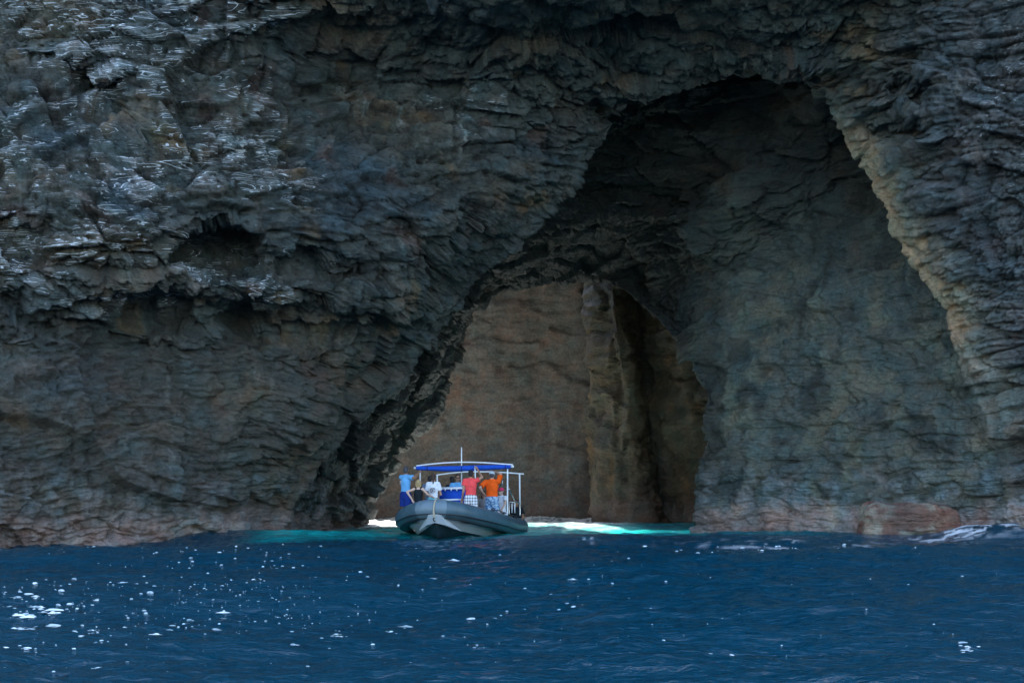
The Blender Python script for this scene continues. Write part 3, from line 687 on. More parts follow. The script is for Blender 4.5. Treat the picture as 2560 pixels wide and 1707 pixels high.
# bow plate: folded white wedge between tube and stem
bpv = [(-0.19, 0.02, 0.785), (-0.10, -0.03, 0.80), (0.0, -0.045, 0.80), (0.10, -0.03, 0.80), (0.19, 0.02, 0.785), (0.0, 0.08, 0.545), (-0.30, 0.30, 0.47), (0.30, 0.30, 0.47), (-0.66, 0.98, 0.27), (0.66, 0.98, 0.27)]
part('bow_plate', bpv, [(0, 6, 5, 1), (1, 5, 2), (2, 5, 3), (3, 5, 7, 4), (0, 8, 6), (4, 7, 9)], M_HULL, boat, False)
dk = [(-0.9, 0.8, 0.52), (0.9, 0.8, 0.52), (1.3, 3, 0.40), (1.3, 8.2, 0.22), (-1.3, 8.2, 0.22), (-1.3, 3, 0.40)]
part('deck', dk, [(0, 1, 2, 5), (5, 2, 3, 4)], M_DECK, boat, False)
rbox('transom', (-1.25, 8.15, 0.0), (1.25, 8.28, 0.62), M_HULL, boat, 0.02)
# bow line over the tube to the bow eye
tube('bow_rope', [(0.03, 0.62, 1.19), (0.03, 0.40, 1.265), (0.02, 0.20, 1.26), (0.0, 0.0, 1.13), (-0.01, -0.065, 0.96), (-0.01, -0.06, 0.80), (0.0, -0.05, 0.70)], [0.020, 0.022, 0.022, 0.026, 0.026, 0.034, 0.03], M_ROPE, boat, 8, 5)
tube('bow_eye', [(0.0, -0.03, 0.70), (-0.02, -0.085, 0.67), (0.0, -0.10, 0.62), (0.03, -0.06, 0.59)], 0.020, M_BLACK, boat, 8, 4)
# console with blue cover
c0 = bl(1098, 1221, 3.3); c1 = bl(1171, 1262, 3.3)
con = rbox('console', (c0.x, 3.3, 0.38), (c1.x + 0.05, 4.0, c0.z - 0.02), M_BLUE, boat, 0.05)
tube('console_rim', [(c0.x - 0.02, 3.28, c0.z), (c1.x + 0.07, 3.28, c0.z + 0.015)], 0.030, M_WHITE, con, 10)
tube('console_rim', [(c0.x - 0.02, 3.98, c0.z + 0.02), (c1.x + 0.07, 3.98, c0.z + 0.03)], 0.028, M_WHITE, con, 10)
for px in (1113, 1128, 1142, 1158):
    q_ = bl(px, 1222, 3.26); rbox('snap_tab', (q_.x - 0.018, 3.24, c0.z - 0.07), (q_.x + 0.018, 3.275, c0.z - 0.01), M_WHITE, con, 0.006)
skirt = rbox('console_cover', (c1.x - 0.10, 3.22, 0.38), (c1.x + 0.12, 3.9, c0.z - 0.12), M_BLUE, con, 0.06)
# bow handrail
h0, h1 = bl(1093, 1249.5, 2.75), bl(1154, 1248, 2.75)
hr = tube('handrail', [h0, h1], 0.026, M_WHITE, boat, 10)
tube('handrail_post', [h0, (h0.x - 0.06, 2.85, 0.42)], 0.026, M_WHITE, hr, 8); tube('handrail_post', [h1, (h1.x + 0.14, 2.9, 0.42)], 0.026, M_WHITE, hr, 8)
for px in (1122,): q_ = bl(px, 1250, 2.75); rbox('clamp', (q_.x - 0.03, 2.70, q_.z - 0.06), (q_.x + 0.03, 2.79, q_.z + 0.03), M_WHITE, hr, 0.01)
# canopy frame
fa_, ra_ = 3.25, 7.0
fb_ = [bl(1040.5, 1164.2, fa_), bl(1095, 1158, fa_), bl(1154, 1155, fa_), bl(1215, 1156.5, fa_), bl(1282, 1161.4, fa_)]
tube('canopy_bow', fb_, 0.021, M_WHITE, boat, 10, 6)
rb_ = [bl(1090.5, 1187.3, ra_), bl(1130, 1182, ra_), bl(1170, 1179, ra_), bl(1240, 1179.5, ra_), bl(1309.5, 1184.4, ra_)]
tube('canopy_bow', rb_, 0.022, M_WHITE, boat, 10, 6)
rl = [bl(1036, 1169.5, fa_), bl(1090, 1170.5, fa_), bl(1150, 1169.5, fa_), bl(1230, 1167, fa_), bl(1284, 1166, fa_)]
tube('roller_bar', rl, 0.022, M_WHITE, boat, 10, 4)
roll = part('rolled_canvas', *sweep([bl(1041, 1169.6, fa_), bl(1055, 1170, fa_), bl(1069, 1170.5, fa_), bl(1110, 1171.4, fa_), bl(1150, 1171, fa_), bl(1200, 1169, fa_), bl(1260, 1166.8, fa_), bl(1277, 1166.4, fa_)],
                                   [0.062, 0.068, 0.064, 0.082, 0.086, 0.082, 0.064, 0.062], 16, True, 6), M_BLUE, boat)
for px, py, r_ in ((1069, 1170.4, 0.07), (1155, 1171, 0.092), (1264, 1166.6, 0.07)):
    part('canvas_strap', *sweep([bl(px - 1.2, py, fa_), bl(px + 1.2, py, fa_)], r_, 16, True, 1), M_BLUED, roll)
for px, py in ((1037, 1169.5), (1282.5, 1166)):
    part('end_cap', *sweep([bl(px - 2, py, fa_), bl(px + 2, py, fa_)], 0.035, 10, True, 1), M_WHITE, roll)
f_r = bl(1269, 1165, fa_); f_l = bl(1050.5, 1167, fa_); r_r = bl(1299, 1184, ra_); r_l = bl(1093, 1187, ra_)
tube('canopy_post', [f_r, bl(1268.5, 1278, 3.4), bl(1267, 1284, 3.35)], 0.023, M_WHITE, boat, 10, 3)
tube('canopy_post', [f_l, bl(1050, 1262, 3.4)], 0.022, M_WHITE, boat, 10)
tube('canopy_post', [r_r, bl(1300, 1290, 7.1)], 0.024, M_WHITE, boat, 10)
tube('canopy_post', [r_l, bl(1094, 1290, 7.1)], 0.024, M_WHITE, boat, 10)
tube('canopy_post', [bl(1187.5, 1165, 3.15), bl(1189, 1222, 3.2)], 0.019, M_WHITE, boat, 10)
tube('canopy_stay', [bl(1272, 1222, 3.5), bl(1287, 1252, 6.4)], 0.018, M_STEEL, boat, 8)
tube('antenna', [bl(1154, 1219, 3.5), bl(1153.8, 1117.5, 3.5)], [0.022, 0.016], M_WHITE, boat, 10)
tube('rod', [bl(1255, 1216, 6.0), bl(1257, 1197, 6.0)], 0.012, M_STEEL, boat, 6); tube('rod', [bl(1273, 1224, 6.5), bl(1265, 1210, 6.5)], 0.010, M_STEEL, boat, 6)
st = tube('stern_rail', [bl(1273, 1290, 6.2), bl(1273, 1258, 6.2), bl(1282, 1255, 6.2), bl(1298, 1258, 6.4), bl(1300, 1291, 6.4)], 0.020, M_STEEL, boat, 8, 5)
for px in (1280, 1287): tube('rail_bar', [bl(px, 1256, 6.25), bl(px, 1282, 6.25)], 0.018, M_WHITE, st, 8)
rbox('bench_seat', (0.55, 4.4, 0.35), (1.25, 7.6, 0.66), M_HULL, boat, 0.05); rbox('bench_seat', (-1.25, 4.4, 0.35), (-0.55, 7.6, 0.66), M_HULL, boat, 0.05)

# ------------------------------------------------------------------ people
SKIN = {k: simple('skin_' + k, c, 0.5, 0.4, var=0.06) for k, c in {'tan': (0.42, 0.23, 0.14), 'pale': (0.58, 0.38, 0.28), 'brown': (0.30, 0.15, 0.08)}.items()}
def cloth(name, c): return simple(name, c, 0.85, 0.15, var=0.12, vscale=9, bump=0.7, bscale=14)
def plaid():
    m, nt, b = new_mat('plaid_cotton'); L = nt.links.new
    tc = nd(nt, 'ShaderNodeTexCoord'); sp = nd(nt, 'ShaderNodeSeparateXYZ'); L(tc.outputs['Object'], sp.inputs[0]); outs = []
    for ax, sc_ in ((0, 13.0), (2, 11.0)):
        a = nd(nt, 'ShaderNodeMath', operation='MULTIPLY'); a.inputs[1].default_value = sc_; L(sp.outputs[ax], a.inputs[0])
        f_ = nd(nt, 'ShaderNodeMath', operation='FRACT'); L(a.outputs[0], f_.inputs[0])
        g_ = nd(nt, 'ShaderNodeMath', operation='GREATER_THAN'); g_.inputs[1].default_value = 0.66; L(f_.outputs[0], g_.inputs[0]); outs.append(g_)
    ad = nd(nt, 'ShaderNodeMath', operation='ADD'); L(outs[0].outputs[0], ad.inputs[0]); L(outs[1].outputs[0], ad.inputs[1])
    mu = nd(nt, 'ShaderNodeMath', operation='MULTIPLY'); mu.inputs[1].default_value = 0.5; L(ad.outputs[0], mu.inputs[0])
    mx = nd(nt, 'ShaderNodeMix', data_type='RGBA'); mx.inputs[6].default_value = (0.74, 0.76, 0.78, 1); mx.inputs[7].default_value = (0.03, 0.035, 0.06, 1)
    L(mu.outputs[0], mx.inputs[0]); L(mx.outputs[2], b.inputs['Base Color']); b.inputs['Roughness'].default_value = 0.85
    return m
def floral():
    m, nt, b = new_mat('blue_floral_cotton'); L = nt.links.new
    tc = nd(nt, 'ShaderNodeTexCoord'); n = nd(nt, 'ShaderNodeTexNoise', Scale=16.0, Detail=2.0); L(tc.outputs['Object'], n.inputs['Vector'])
    r = nd(nt, 'ShaderNodeValToRGB'); r.color_ramp.elements[0].position = 0.42; r.color_ramp.elements[1].position = 0.58
    r.color_ramp.elements[0].color = (0.05, 0.15, 0.30, 1); r.color_ramp.elements[1].color = (0.33, 0.45, 0.54, 1)
    L(n.outputs['Fac'], r.inputs['Fac']); L(r.outputs['Color'], b.inputs['Base Color']); b.inputs['Roughness'].default_value = 0.85
    return m
M_HAIR = {k: simple('hair_' + k, c, 0.5, 0.4, var=0.35, vscale=40, bump=0.8, bscale=80) for k, c in {'black': (0.012, 0.010, 0.010), 'brown': (0.05, 0.028, 0.016), 'blond': (0.42, 0.29, 0.13), 'grey': (0.06, 0.06, 0.065)}.items()}

M_LIP = simple('lips', (0.35, 0.13, 0.11), 0.5)
class Blob:
    """capsules joined to one closed surface"""
    def __init__(self): self.bm = bmesh.new()
    def cap(self, a, b, ra, rb, flat=1.0, caps=(1, 1), n=14):
        a, b = Vector(a), Vector(b); d = (b - a); L_ = max(d.length, 1e-5); d.normalize()
        x = Vector((1, 0, 0)); x = (x - d * x.dot(d)); x = x.normalized() if x.length > 0.15 else d.orthogonal().normalized()
        y = d.cross(x).normalized(); rings = []
        def ring(c, r): rings.append([self.bm.verts.new(c + x * r * math.cos(t_) + y * r * flat * math.sin(t_)) for t_ in (2 * math.pi * k / n for k in range(n))])
        if caps[0]:
            for th in (80, 55, 28): ring(a - d * ra * math.sin(math.radians(th)) * min(1, flat + 0.2), ra * math.cos(math.radians(th)))
        ring(a, ra); ring(b, rb)
        if caps[1]:
            for th in (28, 55, 80): ring(b + d * rb * math.sin(math.radians(th)) * min(1, flat + 0.2), rb * math.cos(math.radians(th)))
        for r0, r1 in zip(rings, rings[1:]):
            for k in range(n): self.bm.faces.new((r0[k], r0[(k + 1) % n], r1[(k + 1) % n], r1[k]))
        self.bm.faces.new(rings[0][::-1]); self.bm.faces.new(rings[-1])
    def ball(self, c, rx, ry, rz, rot=None):
        m = Matrix.Translation(Vector(c)) @ (rot or Matrix()) @ Matrix.Diagonal((rx, ry, rz, 1))
        bmesh.ops.create_uvsphere(self.bm, u_segments=18, v_segments=12, radius=1, matrix=m)
    def mesh(self, name, mat, voxel=0.012, smooth=3):
        me_ = bpy.data.meshes.new(name); bmesh.ops.recalc_face_normals(self.bm, faces=self.bm.faces[:]); self.bm.to_mesh(me_); self.bm.free()
        o = bpy.data.objects.new(name, me_); COL.objects.link(o)
        r = o.modifiers.new('r', 'REMESH'); r.mode = 'VOXEL'; r.voxel_size = voxel; r.use_smooth_shade = True
        if smooth: s_ = o.modifiers.new('s', 'SMOOTH'); s_.factor = 0.5; s_.iterations = smooth
        dg = bpy.context.evaluated_depsgraph_get(); res = bpy.data.meshes.new_from_object(o.evaluated_get(dg))
        bpy.data.objects.remove(o); bpy.data.meshes.remove(me_); res.name = name; res.materials.clear(); res.materials.append(mat)
        return res

def hand_chain(B, elbow, wrist, sgn, s):
    """palm, four unequal bent fingers and a thumb"""
    d = (wrist - elbow).normalized(); side = d.orthogonal().normalized()
    for ref in (Vector((0, 0, 1)), Vector((0, 1, 0))):
        c = d.cross(ref)
        if c.length > 0.4: side = c.normalized(); break
    nrm_ = side.cross(d).normalized(); pc = wrist + d * 0.085 * s
    for k in (-1, -0.33, 0.33, 1): B.cap(wrist + side * 0.012 * k * s, pc + side * 0.030 * k * s, 0.017 * s, 0.014 * s, n=8)
    for k, ln in zip((-1, -0.33, 0.33, 1), (0.066, 0.078, 0.074, 0.058)):
        a = pc + side * 0.031 * k * s; m_ = a + (d * 0.8 - nrm_ * 0.45).normalized() * ln * 0.55 * s
        B.cap(a, m_, 0.0115 * s, 0.0105 * s, n=8); B.cap(m_, m_ + (d * 0.35 - nrm_ * 0.9).normalized() * ln * 0.5 * s, 0.0105 * s, 0.009 * s, n=8)
    th = wrist + d * 0.03 * s + side * sgn * 0.03 * s; t2 = th + (d * 0.6 + side * sgn * 0.7 - nrm_ * 0.3).normalized() * 0.045 * s
    B.cap(th, t2, 0.014 * s, 0.012 * s, n=8); B.cap(t2, t2 + (d * 0.9 - nrm_ * 0.35).normalized() * 0.03 * s, 0.012 * s, 0.010 * s, n=8)

def person(label, px, aft, top_py, yaw, H=1.75, skin='tan', shirt=None, shorts=None, arms=(None, None), seated=False, hair='black', style='short', sleeve=0.6,
           cap=None, glasses=False, lean=0.0, thin=1.0, tank=False, head_yaw=0.0, headtilt=0.0):
    s = H / 1.75; top = bl(px, top_py, aft)
    zbase = top.z - (1.77 * s if not seated else 0.90 * s)                        # feet, or the seat
    org = Vector((top.x, aft, zbase)); M_ = BOAT_M @ Matrix.Translation(org) @ Matrix.Rotation(math.radians(yaw) + PSI, 4, 'Z')
    inv = M_.inverted() @ BOAT_M
    hipz = 0.0 if seated else 0.93 * s; w = 0.185 * s * thin
    S = lambda x, y, z: Vector((x * s, y * s, hipz + z * s))
    ln = lambda z: lean * z
    pel = S(0, 0, 0.04); wai = S(0, ln(0.17), 0.17); che = S(0, ln(0.37), 0.37); nb = S(0, ln(0.55) - 0.005, 0.55); hc = S(0, ln(0.70) + 0.02, 0.715)
    sh = [Vector((-w, che.y, hipz + 0.505 * s)), Vector((w, che.y, hipz + 0.505 * s))]
    el, ha = [], []
    for k in (0, 1):
        a = arms[k]; sg = -1 if k == 0 else 1
        if a is None: el.append(sh[k] + Vector((sg * 0.06, -0.02, -0.29)) * s); ha.append(el[k] + Vector((-sg * 0.03, 0.10, -0.22)) * s)
        else: el.append(inv @ bl(*a[0])); ha.append(inv @ bl(*a[1]))
    B = Blob()
    B.cap(pel, wai, 0.150 * s * thin, 0.128 * s * thin, 0.68); B.cap(wai, che, 0.128 * s * thin, 0.158 * s * thin, 0.66); B.cap(che, S(0, ln(0.47), 0.47), 0.160 * s * thin, 0.13 * s * thin, 0.62)
    B.cap(sh[0], sh[1], 0.056 * s, 0.056 * s); B.cap(nb - Vector((0, 0, 0.05 * s)), hc - Vector((0, 0.01, 0.06 * s)), 0.060 * s, 0.050 * s)
    hr_ = Matrix.Rotation(math.radians(head_yaw), 4, 'Z') @ Matrix.Rotation(math.radians(headtilt), 4, 'X')
    HP = lambda x, y, z: hc + (hr_ @ Vector((x * s, y * s, z * s)))
    B.ball(HP(0, -0.008, 0.022), 0.074 * s, 0.092 * s, 0.093 * s, hr_); B.ball(HP(0, 0.018, -0.045), 0.058 * s, 0.070 * s, 0.068 * s, hr_)
    B.ball(HP(0, 0.098, -0.010), 0.013 * s, 0.018 * s, 0.024 * s, hr_); B.ball(HP(0, 0.078, -0.088), 0.026 * s, 0.020 * s, 0.018 * s, hr_)
    for sg in (-1, 1): B.ball(HP(sg * 0.078, -0.01, -0.012), 0.012 * s, 0.022 * s, 0.032 * s, hr_)
    knees, feet = [], []
    for k, sg in ((0, -1), (1, 1)):
        hip = S(sg * 0.09, 0, 0.0)
        if seated: kn = S(sg * 0.14, 0.44, 0.02); an = S(sg * 0.15, 0.46, -0.40)
        else: kn = S(sg * 0.11, 0.02, -0.43); an = S(sg * 0.12, -0.01, -0.85)
        B.cap(hip, kn, 0.088 * s * thin, 0.058 * s); B.cap(kn, kn * 0.6 + an * 0.4 + Vector((0, -0.015, 0)), 0.058 * s, 0.056 * s); B.cap(kn * 0.6 + an * 0.4 + Vector((0, -0.015, 0)), an, 0.056 * s, 0.036 * s)
        B.cap(an + Vector((0, -0.03, -0.035)) * s, an + Vector((0, 0.15, -0.05)) * s, 0.036 * s, 0.028 * s); knees.append(kn)
        B.cap(sh[k], el[k], 0.050 * s * thin, 0.040 * s); wr = ha[k] + (el[k] - ha[k]).normalized() * 0.09 * s
        B.cap(el[k], wr, 0.041 * s, 0.027 * s); hand_chain(B, el[k], wr, -sg, s)
    o = link('person', B.mesh('person', SKIN[skin])); o.matrix_world = M_
    tag(o, label, 'person', 'people aboard the inflatable boat')
    e = 0.022 * s
    if shirt:
        C = Blob(); lowz = 0.0 if not tank else 0.02
        C.cap(S(0, 0, -0.01), wai, 0.150 * s * thin + e, 0.138 * s * thin + e, 0.70, (0, 0), 18); C.cap(wai, che, 0.138 * s * thin + e, 0.162 * s * thin + e, 0.68, (1, 1), 18)
        if tank:
            C.cap(che, S(0, ln(0.50), 0.50), 0.165 * s * thin + e, 0.135 * s * thin + e, 0.68, (1, 0)); C.cap(S(-0.07, ln(0.46), 0.44), S(-0.085, ln(0.5), 0.545), 0.062 * s, 0.050 * s); C.cap(S(0.07, ln(0.46), 0.44), S(0.085, ln(0.5), 0.545), 0.062 * s, 0.050 * s)
        else:
            C.cap(che, S(0, ln(0.48), 0.48), 0.166 * s * thin + e, 0.13 * s * thin + e, 0.64, (1, 1), 18); C.cap(sh[0], sh[1], 0.060 * s + e * 0.7, 0.060 * s + e * 0.7); C.cap(nb - Vector((0, 0, 0.06 * s)), nb - Vector((0, 0, 0.012 * s)), 0.085 * s, 0.066 * s, 1, (1, 0))
            for k in (0, 1): C.cap(sh[k], sh[k].lerp(el[k], sleeve), 0.058 * s + e * 0.7, 0.058 * s + e * 1.3, 1, (1, 0))
        link('shirt', C.mesh('shirt', shirt, 0.013, 2), o)
    if shorts:
        C = Blob(); C.cap(S(0, 0, 0.08), S(0, 0, -0.06), 0.142 * s * thin + e * 0.8, 0.165 * s * thin + e, 0.74, (0, 1), 18)
        for k, sg in ((0, -1), (1, 1)):
            hip = S(sg * 0.085, 0, -0.02); C.cap(hip, hip.lerp(knees[k], 0.88), 0.100 * s * thin + e * 0.7, 0.098 * s * thin + e, 1, (1, 0))
        link('shorts', C.mesh('shorts', shorts, 0.013, 2), o)
    C = Blob(); hm = M_HAIR[hair]
    C.ball(HP(0, -0.020, 0.034), 0.082 * s, 0.094 * s, 0.096 * s, hr_); C.ball(HP(0, -0.045, -0.02), 0.076 * s, 0.066 * s, 0.075 * s, hr_)
    if style == 'bob':
        for sg in (-1, 0, 1): C.cap(HP(sg * 0.055, -0.03, 0.02), HP(sg * 0.062, -0.05, -0.12), 0.05 * s, 0.03 * s)
    if style == 'pony': C.cap(HP(0, -0.085, -0.01), HP(0.01, -0.115, -0.12), 0.034 * s, 0.030 * s); C.cap(HP(0.01, -0.115, -0.12), HP(0.0, -0.105, -0.22), 0.030 * s, 0.012 * s)
    if style == 'long':
        for sg in (-1, 0, 1): C.cap(HP(sg * 0.05, -0.04, 0.0), HP(sg * 0.06, -0.06, -0.24), 0.055 * s, 0.035 * s)
    link('hair', C.mesh('hair', hm, 0.011, 2), o)
    for nm_, c_, r_ in (('eye', HP(-0.031, 0.084, 0.012), (0.013, 0.010, 0.009)), ('eye', HP(0.031, 0.084, 0.012), (0.013, 0.010, 0.009)), ('mouth', HP(0, 0.090, -0.055), (0.024, 0.010, 0.006))):
        C = Blob(); C.ball(c_, *(k_ * s for k_ in r_), hr_); me_ = bpy.data.meshes.new(nm_); C.bm.to_mesh(me_); C.bm.free(); me_.materials.append(M_HAIR['brown'] if nm_ == 'eye' else M_LIP); link(nm_, me_, o)
    if cap:
        C = Blob(); C.ball(HP(0, -0.012, 0.052), 0.092 * s, 0.108 * s, 0.082 * s, hr_); C.ball(HP(0, 0.105, 0.045), 0.070 * s, 0.075 * s, 0.012 * s, hr_)
        link('cap', C.mesh('cap', cap, 0.010, 2), o)
    if glasses:
        C = Blob()
        for sg in (-1, 1): C.ball(HP(sg * 0.034, 0.094, 0.014), 0.032 * s, 0.012 * s, 0.020 * s, hr_); C.cap(HP(sg * 0.064, 0.085, 0.018), HP(sg * 0.082, 0.0, 0.016), 0.007 * s, 0.007 * s, n=6)
        C.cap(HP(-0.03, 0.10, 0.018), HP(0.03, 0.10, 0.018), 0.007 * s, 0.007 * s, n=6)
        link('sunglasses', C.mesh('sunglasses', M_BLACK, 0.007, 0), o)
    return o, s, S

C_SKY = cloth('sky_blue_cotton', (0.16, 0.42, 0.70)); C_NAVY = cloth('navy_cotton', (0.012, 0.035, 0.20)); C_WHITE = cloth('white_cotton', (0.74, 0.76, 0.78))
C_AQUA = cloth('aqua_cotton', (0.20, 0.58, 0.66)); C_CORAL = cloth('coral_cotton', (0.88, 0.085, 0.085)); C_ORANGE = cloth('orange_cotton', (0.86, 0.11, 0.010))
C_BLK = cloth('black_cotton', (0.013, 0.018, 0.022)); C_GREYB = cloth('grey_blue_cotton', (0.10, 0.14, 0.19)); C_GREY = cloth('grey_cotton', (0.22, 0.22, 0.21))
C_PINK = cloth('pink_cotton', (0.62, 0.05, 0.12)); C_CAPW = cloth('pale_grey_cotton', (0.52, 0.58, 0.60)); PLAID = plaid(); FLORAL = floral()

pa, s_, S_ = person('man in sky blue T-shirt and navy shorts gripping the canopy post, back turned', 1014, 2.9, 1165, -42, 1.78, 'brown', C_SKY, C_NAVY,
       arms=(((1033, 1192, 3.3), (1049, 1180, 3.35)), ((1037, 1195, 2.7), (1050.5, 1177, 3.2))), hair='grey', head_yaw=25)
for k in range(3): rbox('shirt_print', (-0.11, -0.150 - 0.002 * k, 1.33 - 0.035 * k), (-0.02 - 0.02 * k, -0.138, 1.345 - 0.035 * k), C_WHITE, pa, 0.003)
person('blond woman in black tank top with one hand on her hip', 1046, 2.0, 1198, -6, 1.58, 'pale', C_BLK, C_BLK,
       arms=(((1017.5, 1229, 1.85), (1034, 1254, 1.75)), ((1070, 1236, 1.9), (1096, 1249.5, 2.5))), hair='blond', style='bob', tank=True, thin=0.86)
pc, s_, S_ = person('dark haired woman in white T-shirt with a round black print on the back', 1083, 2.35, 1184, -4, 1.62, 'tan', C_WHITE, C_AQUA,
       arms=(((1066, 1237, 2.4), (1073, 1228, 2.75)), ((1102, 1236, 2.4), (1098, 1224, 2.75))), hair='brown', style='pony', thin=0.92)
zc = 0.93 * s_ + 0.30 * s_
ring_pts = [(0.075 * math.cos(a_), -0.150, zc + 0.075 * math.sin(a_)) for a_ in np.linspace(0.3, 2 * math.pi + 0.1, 22)]
tube('shirt_print', ring_pts, 0.009, M_BLACK, pc, 6, 1)
tube('shirt_print', [(0.05, -0.150, zc + 0.06), (0.0, -0.152, zc - 0.01), (-0.03, -0.15, zc - 0.05)], 0.009, M_BLACK, pc, 6, 3)
tube('shirt_print', [(-0.045, -0.15, zc + 0.01), (-0.01, -0.152, zc + 0.035), (0.01, -0.152, zc - 0.03), (0.04, -0.15, zc - 0.02)], 0.008, M_BLACK, pc, 6, 3)
person('passenger in grey blue T-shirt half hidden behind the woman in white', 1075, 3.0, 1189, 8, 1.64, 'brown', C_GREYB, C_NAVY, hair='black')
person('boat driver in sky blue T-shirt and dark sunglasses behind the console', 1144.5, 4.35, 1185, 172, 1.76, 'tan', C_SKY, C_NAVY,
       arms=(((1163, 1226, 4.2), (1153, 1228, 3.95)), ((1128, 1226, 4.2), (1138, 1228, 3.95))), hair='brown', glasses=True, head_yaw=14)
person('passenger with black hair standing behind the boat driver', 1130, 5.4, 1191, 20, 1.70, 'brown', C_BLK, C_NAVY, hair='black', thin=0.85)
person('man in coral red T-shirt and plaid shorts reaching up to the canopy', 1177, 2.55, 1174, -4, 1.74, 'tan', C_CORAL, PLAID,
       arms=(((1158.5, 1228, 2.5), (1154.5, 1251, 2.68)), ((1205.5, 1193, 2.6), (1190, 1166, 3.05))), hair='black', sleeve=0.45)
person('man in orange T-shirt and pale cap shading his eyes with one hand', 1230, 3.35, 1176.5, -10, 1.80, 'pale', C_ORANGE, FLORAL,
       arms=(((1200, 1219, 3.2), (1213, 1240, 3.5)), ((1252.5, 1184, 3.45), (1233, 1176.5, 3.5))), hair='grey', cap=C_CAPW, thin=1.08, sleeve=0.8, headtilt=-8)
person('seated passenger with dark hair and grey shirt between the red and orange shirts', 1209.5, 4.6, 1222, 175, 1.66, 'tan', C_GREY, C_BLK, seated=True, hair='black', style='long')
person('seated passenger in pink cap and white shirt beside the right canopy post', 1254, 4.7, 1214, 135, 1.68, 'pale', C_WHITE, C_WHITE, seated=True, hair='grey', cap=C_PINK, glasses=True,
       arms=(((1263, 1257, 4.5), (1253, 1276, 4.3)), ((1246, 1255, 4.9), (1243, 1270, 4.5))))
person('seated passenger in black at the stern behind the steel rail', 1292, 7.0, 1244, 150, 1.62, 'brown', C_BLK, C_BLK, seated=True, hair='brown', style='long')

# ------------------------------------------------------------------ foam flecks drifting on the water
rng = np.random.default_rng(7); fv, ff, ftone = [], [], []
def fleck(px, py, wpx, hpx):
    Y = CAMH * F / (py - HY); X = (px - CX) / F * Y; z = float(sea_z(np.array([X]), np.array([Y]))[0])
    return X, Y, z, wpx / F * Y, hpx / F * Y
spots = []
for _ in range(700):                                                             # scattered over the left two thirds
    a = rng.random() ** 1.25; spots.append((2560 * a - 30, 1385 + 330 * rng.random() ** 1.0, 2.5 + 9 * rng.random() ** 4, 0.4))
for _ in range(380): spots.append((rng.normal(190, 170), rng.normal(1535, 32), 3 + 18 * rng.random() ** 4, 0.3))   # the drift at the left
for _ in range(330): spots.append((rng.normal(620, 150), rng.normal(1512, 26), 2.5 + 5 * rng.random() ** 2, 0.5))
for _ in range(150): spots.append((rng.normal(560, 200), rng.normal(1405, 14), 3 + 9 * rng.random() ** 2, 0.3))
for _ in range(170): spots.append((rng.normal(1900, 140), rng.normal(1375, 10), 3 + 9 * rng.random() ** 2, 0.3))
for px, py, wd, asp in ((130, 1530, 120, .22), (60, 1512, 90, .28), (40, 1545, 110, .15), (150, 1560, 60, .25), (235, 1685, 60, .22), (250, 1625, 32, .3), (230, 1600, 40, .25), (90, 1420, 40, .35), (850, 1580, 36, .3), (840, 1555, 30, .3), (970, 1570, 40, .25),
                        (1790, 1690, 80, .18), (2430, 1598, 70, .18), (2380, 1690, 40, .25), (1190, 1605, 40, .2), (1560, 1590, 24, .3), (610, 1630, 30, .3), (50, 1630, 50, .25)):
    for _ in range(int(6 + wd * 0.35)):
        r_ = math.sqrt(rng.random()); t_ = 6.283 * rng.random(); spots.append((px + r_ * math.cos(t_) * wd * 0.55, py + r_ * math.sin(t_) * wd * asp * 0.5 + 0.12 * r_ * math.cos(t_) * wd * 0.5, wd * (0.10 + 0.30 * rng.random() ** 2), 0.16))
for _ in range(40): spots.append((1500 * rng.random() ** 1.6, 1400 + 310 * rng.random(), 14 + 24 * rng.random(), 0.16))
SX = np.array([q_[0] for q_ in spots]); SY = np.clip(np.array([q_[1] for q_ in spots]), 1362, 1730)
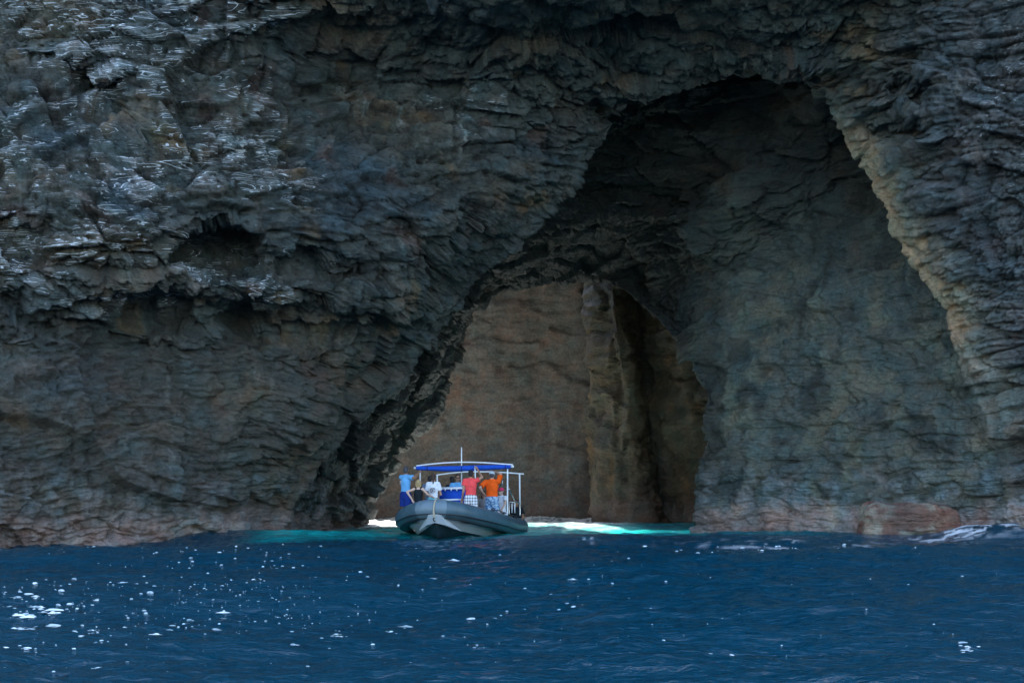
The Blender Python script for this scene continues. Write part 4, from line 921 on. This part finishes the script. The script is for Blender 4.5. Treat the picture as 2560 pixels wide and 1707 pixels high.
sY = CAMH * F / (SY - HY); sX = (SX - CX) / F * sY; sZ = sea_z(sX, sY)
keep = sZ > np.array([np.median(sea_z(sX[k] + np.linspace(-1.2, 1.2, 9), sY[k] + np.linspace(-2, 2, 9))) for k in range(len(spots))]) - 0.01
for k in range(len(spots)):
    if not keep[k]: continue
    wd = spots[k][2] / F * sY[k] * 0.5; wd *= 0.75; ht = wd * 2 * min(spots[k][3], 0.30); n = 9 if spots[k][2] < 25 else 18
    ph = rng.random(3) * 6.28; base_i = len(fv)
    for lv, (rr, hh) in enumerate(((1.0, -0.15), (0.9, 0.45), (0.5, 0.9))):
        for j in range(n):
            a = 2 * math.pi * j / n; r = wd * rr * (0.65 + 0.7 * rng.random()) * (1 + 0.38 * math.sin(2 * a + ph[0]) + 0.30 * math.sin(3 * a + ph[1]) + (0.16 * math.sin(7 * a + ph[2]) if n > 9 else 0))
            fv.append((sX[k] + r * math.cos(a), sY[k] + 0.7 * r * math.sin(a), sZ[k] + ht * hh * (0.55 + 0.45 * math.sin(2 * a + ph[1]) if n > 9 else 1)))
    fv.append((sX[k], sY[k], sZ[k] + ht)); tip = len(fv) - 1; ftone += [0.25 + 0.6 * rng.random()] * (len(fv) - base_i)
    for lv in (0, 1):
        for j in range(n): ff.append((base_i + lv * n + j, base_i + lv * n + (j + 1) % n, base_i + (lv + 1) * n + (j + 1) % n, base_i + (lv + 1) * n + j))
    for j in range(n): ff.append((base_i + 2 * n + j, base_i + 2 * n + (j + 1) % n, tip))
M_FOAM, nt, b = new_mat('sea_foam'); at = nd(nt, 'ShaderNodeAttribute', attribute_name='foam_colour'); nt.links.new(at.outputs['Color'], b.inputs['Base Color']); b.inputs['Roughness'].default_value = 0.6
fo = part('foam_flecks', fv, ff, M_FOAM, None); ft = np.array(ftone)[:, None]; add_color(fo.data, 'foam_colour', ft * np.array([[0.92, 1.0, 1.0]]) + (1 - ft) * np.array([[0.0, 0.10, 0.15]])); tag(fo, 'white foam flecks drifting on the dark blue sea', 'foam', kind='stuff')
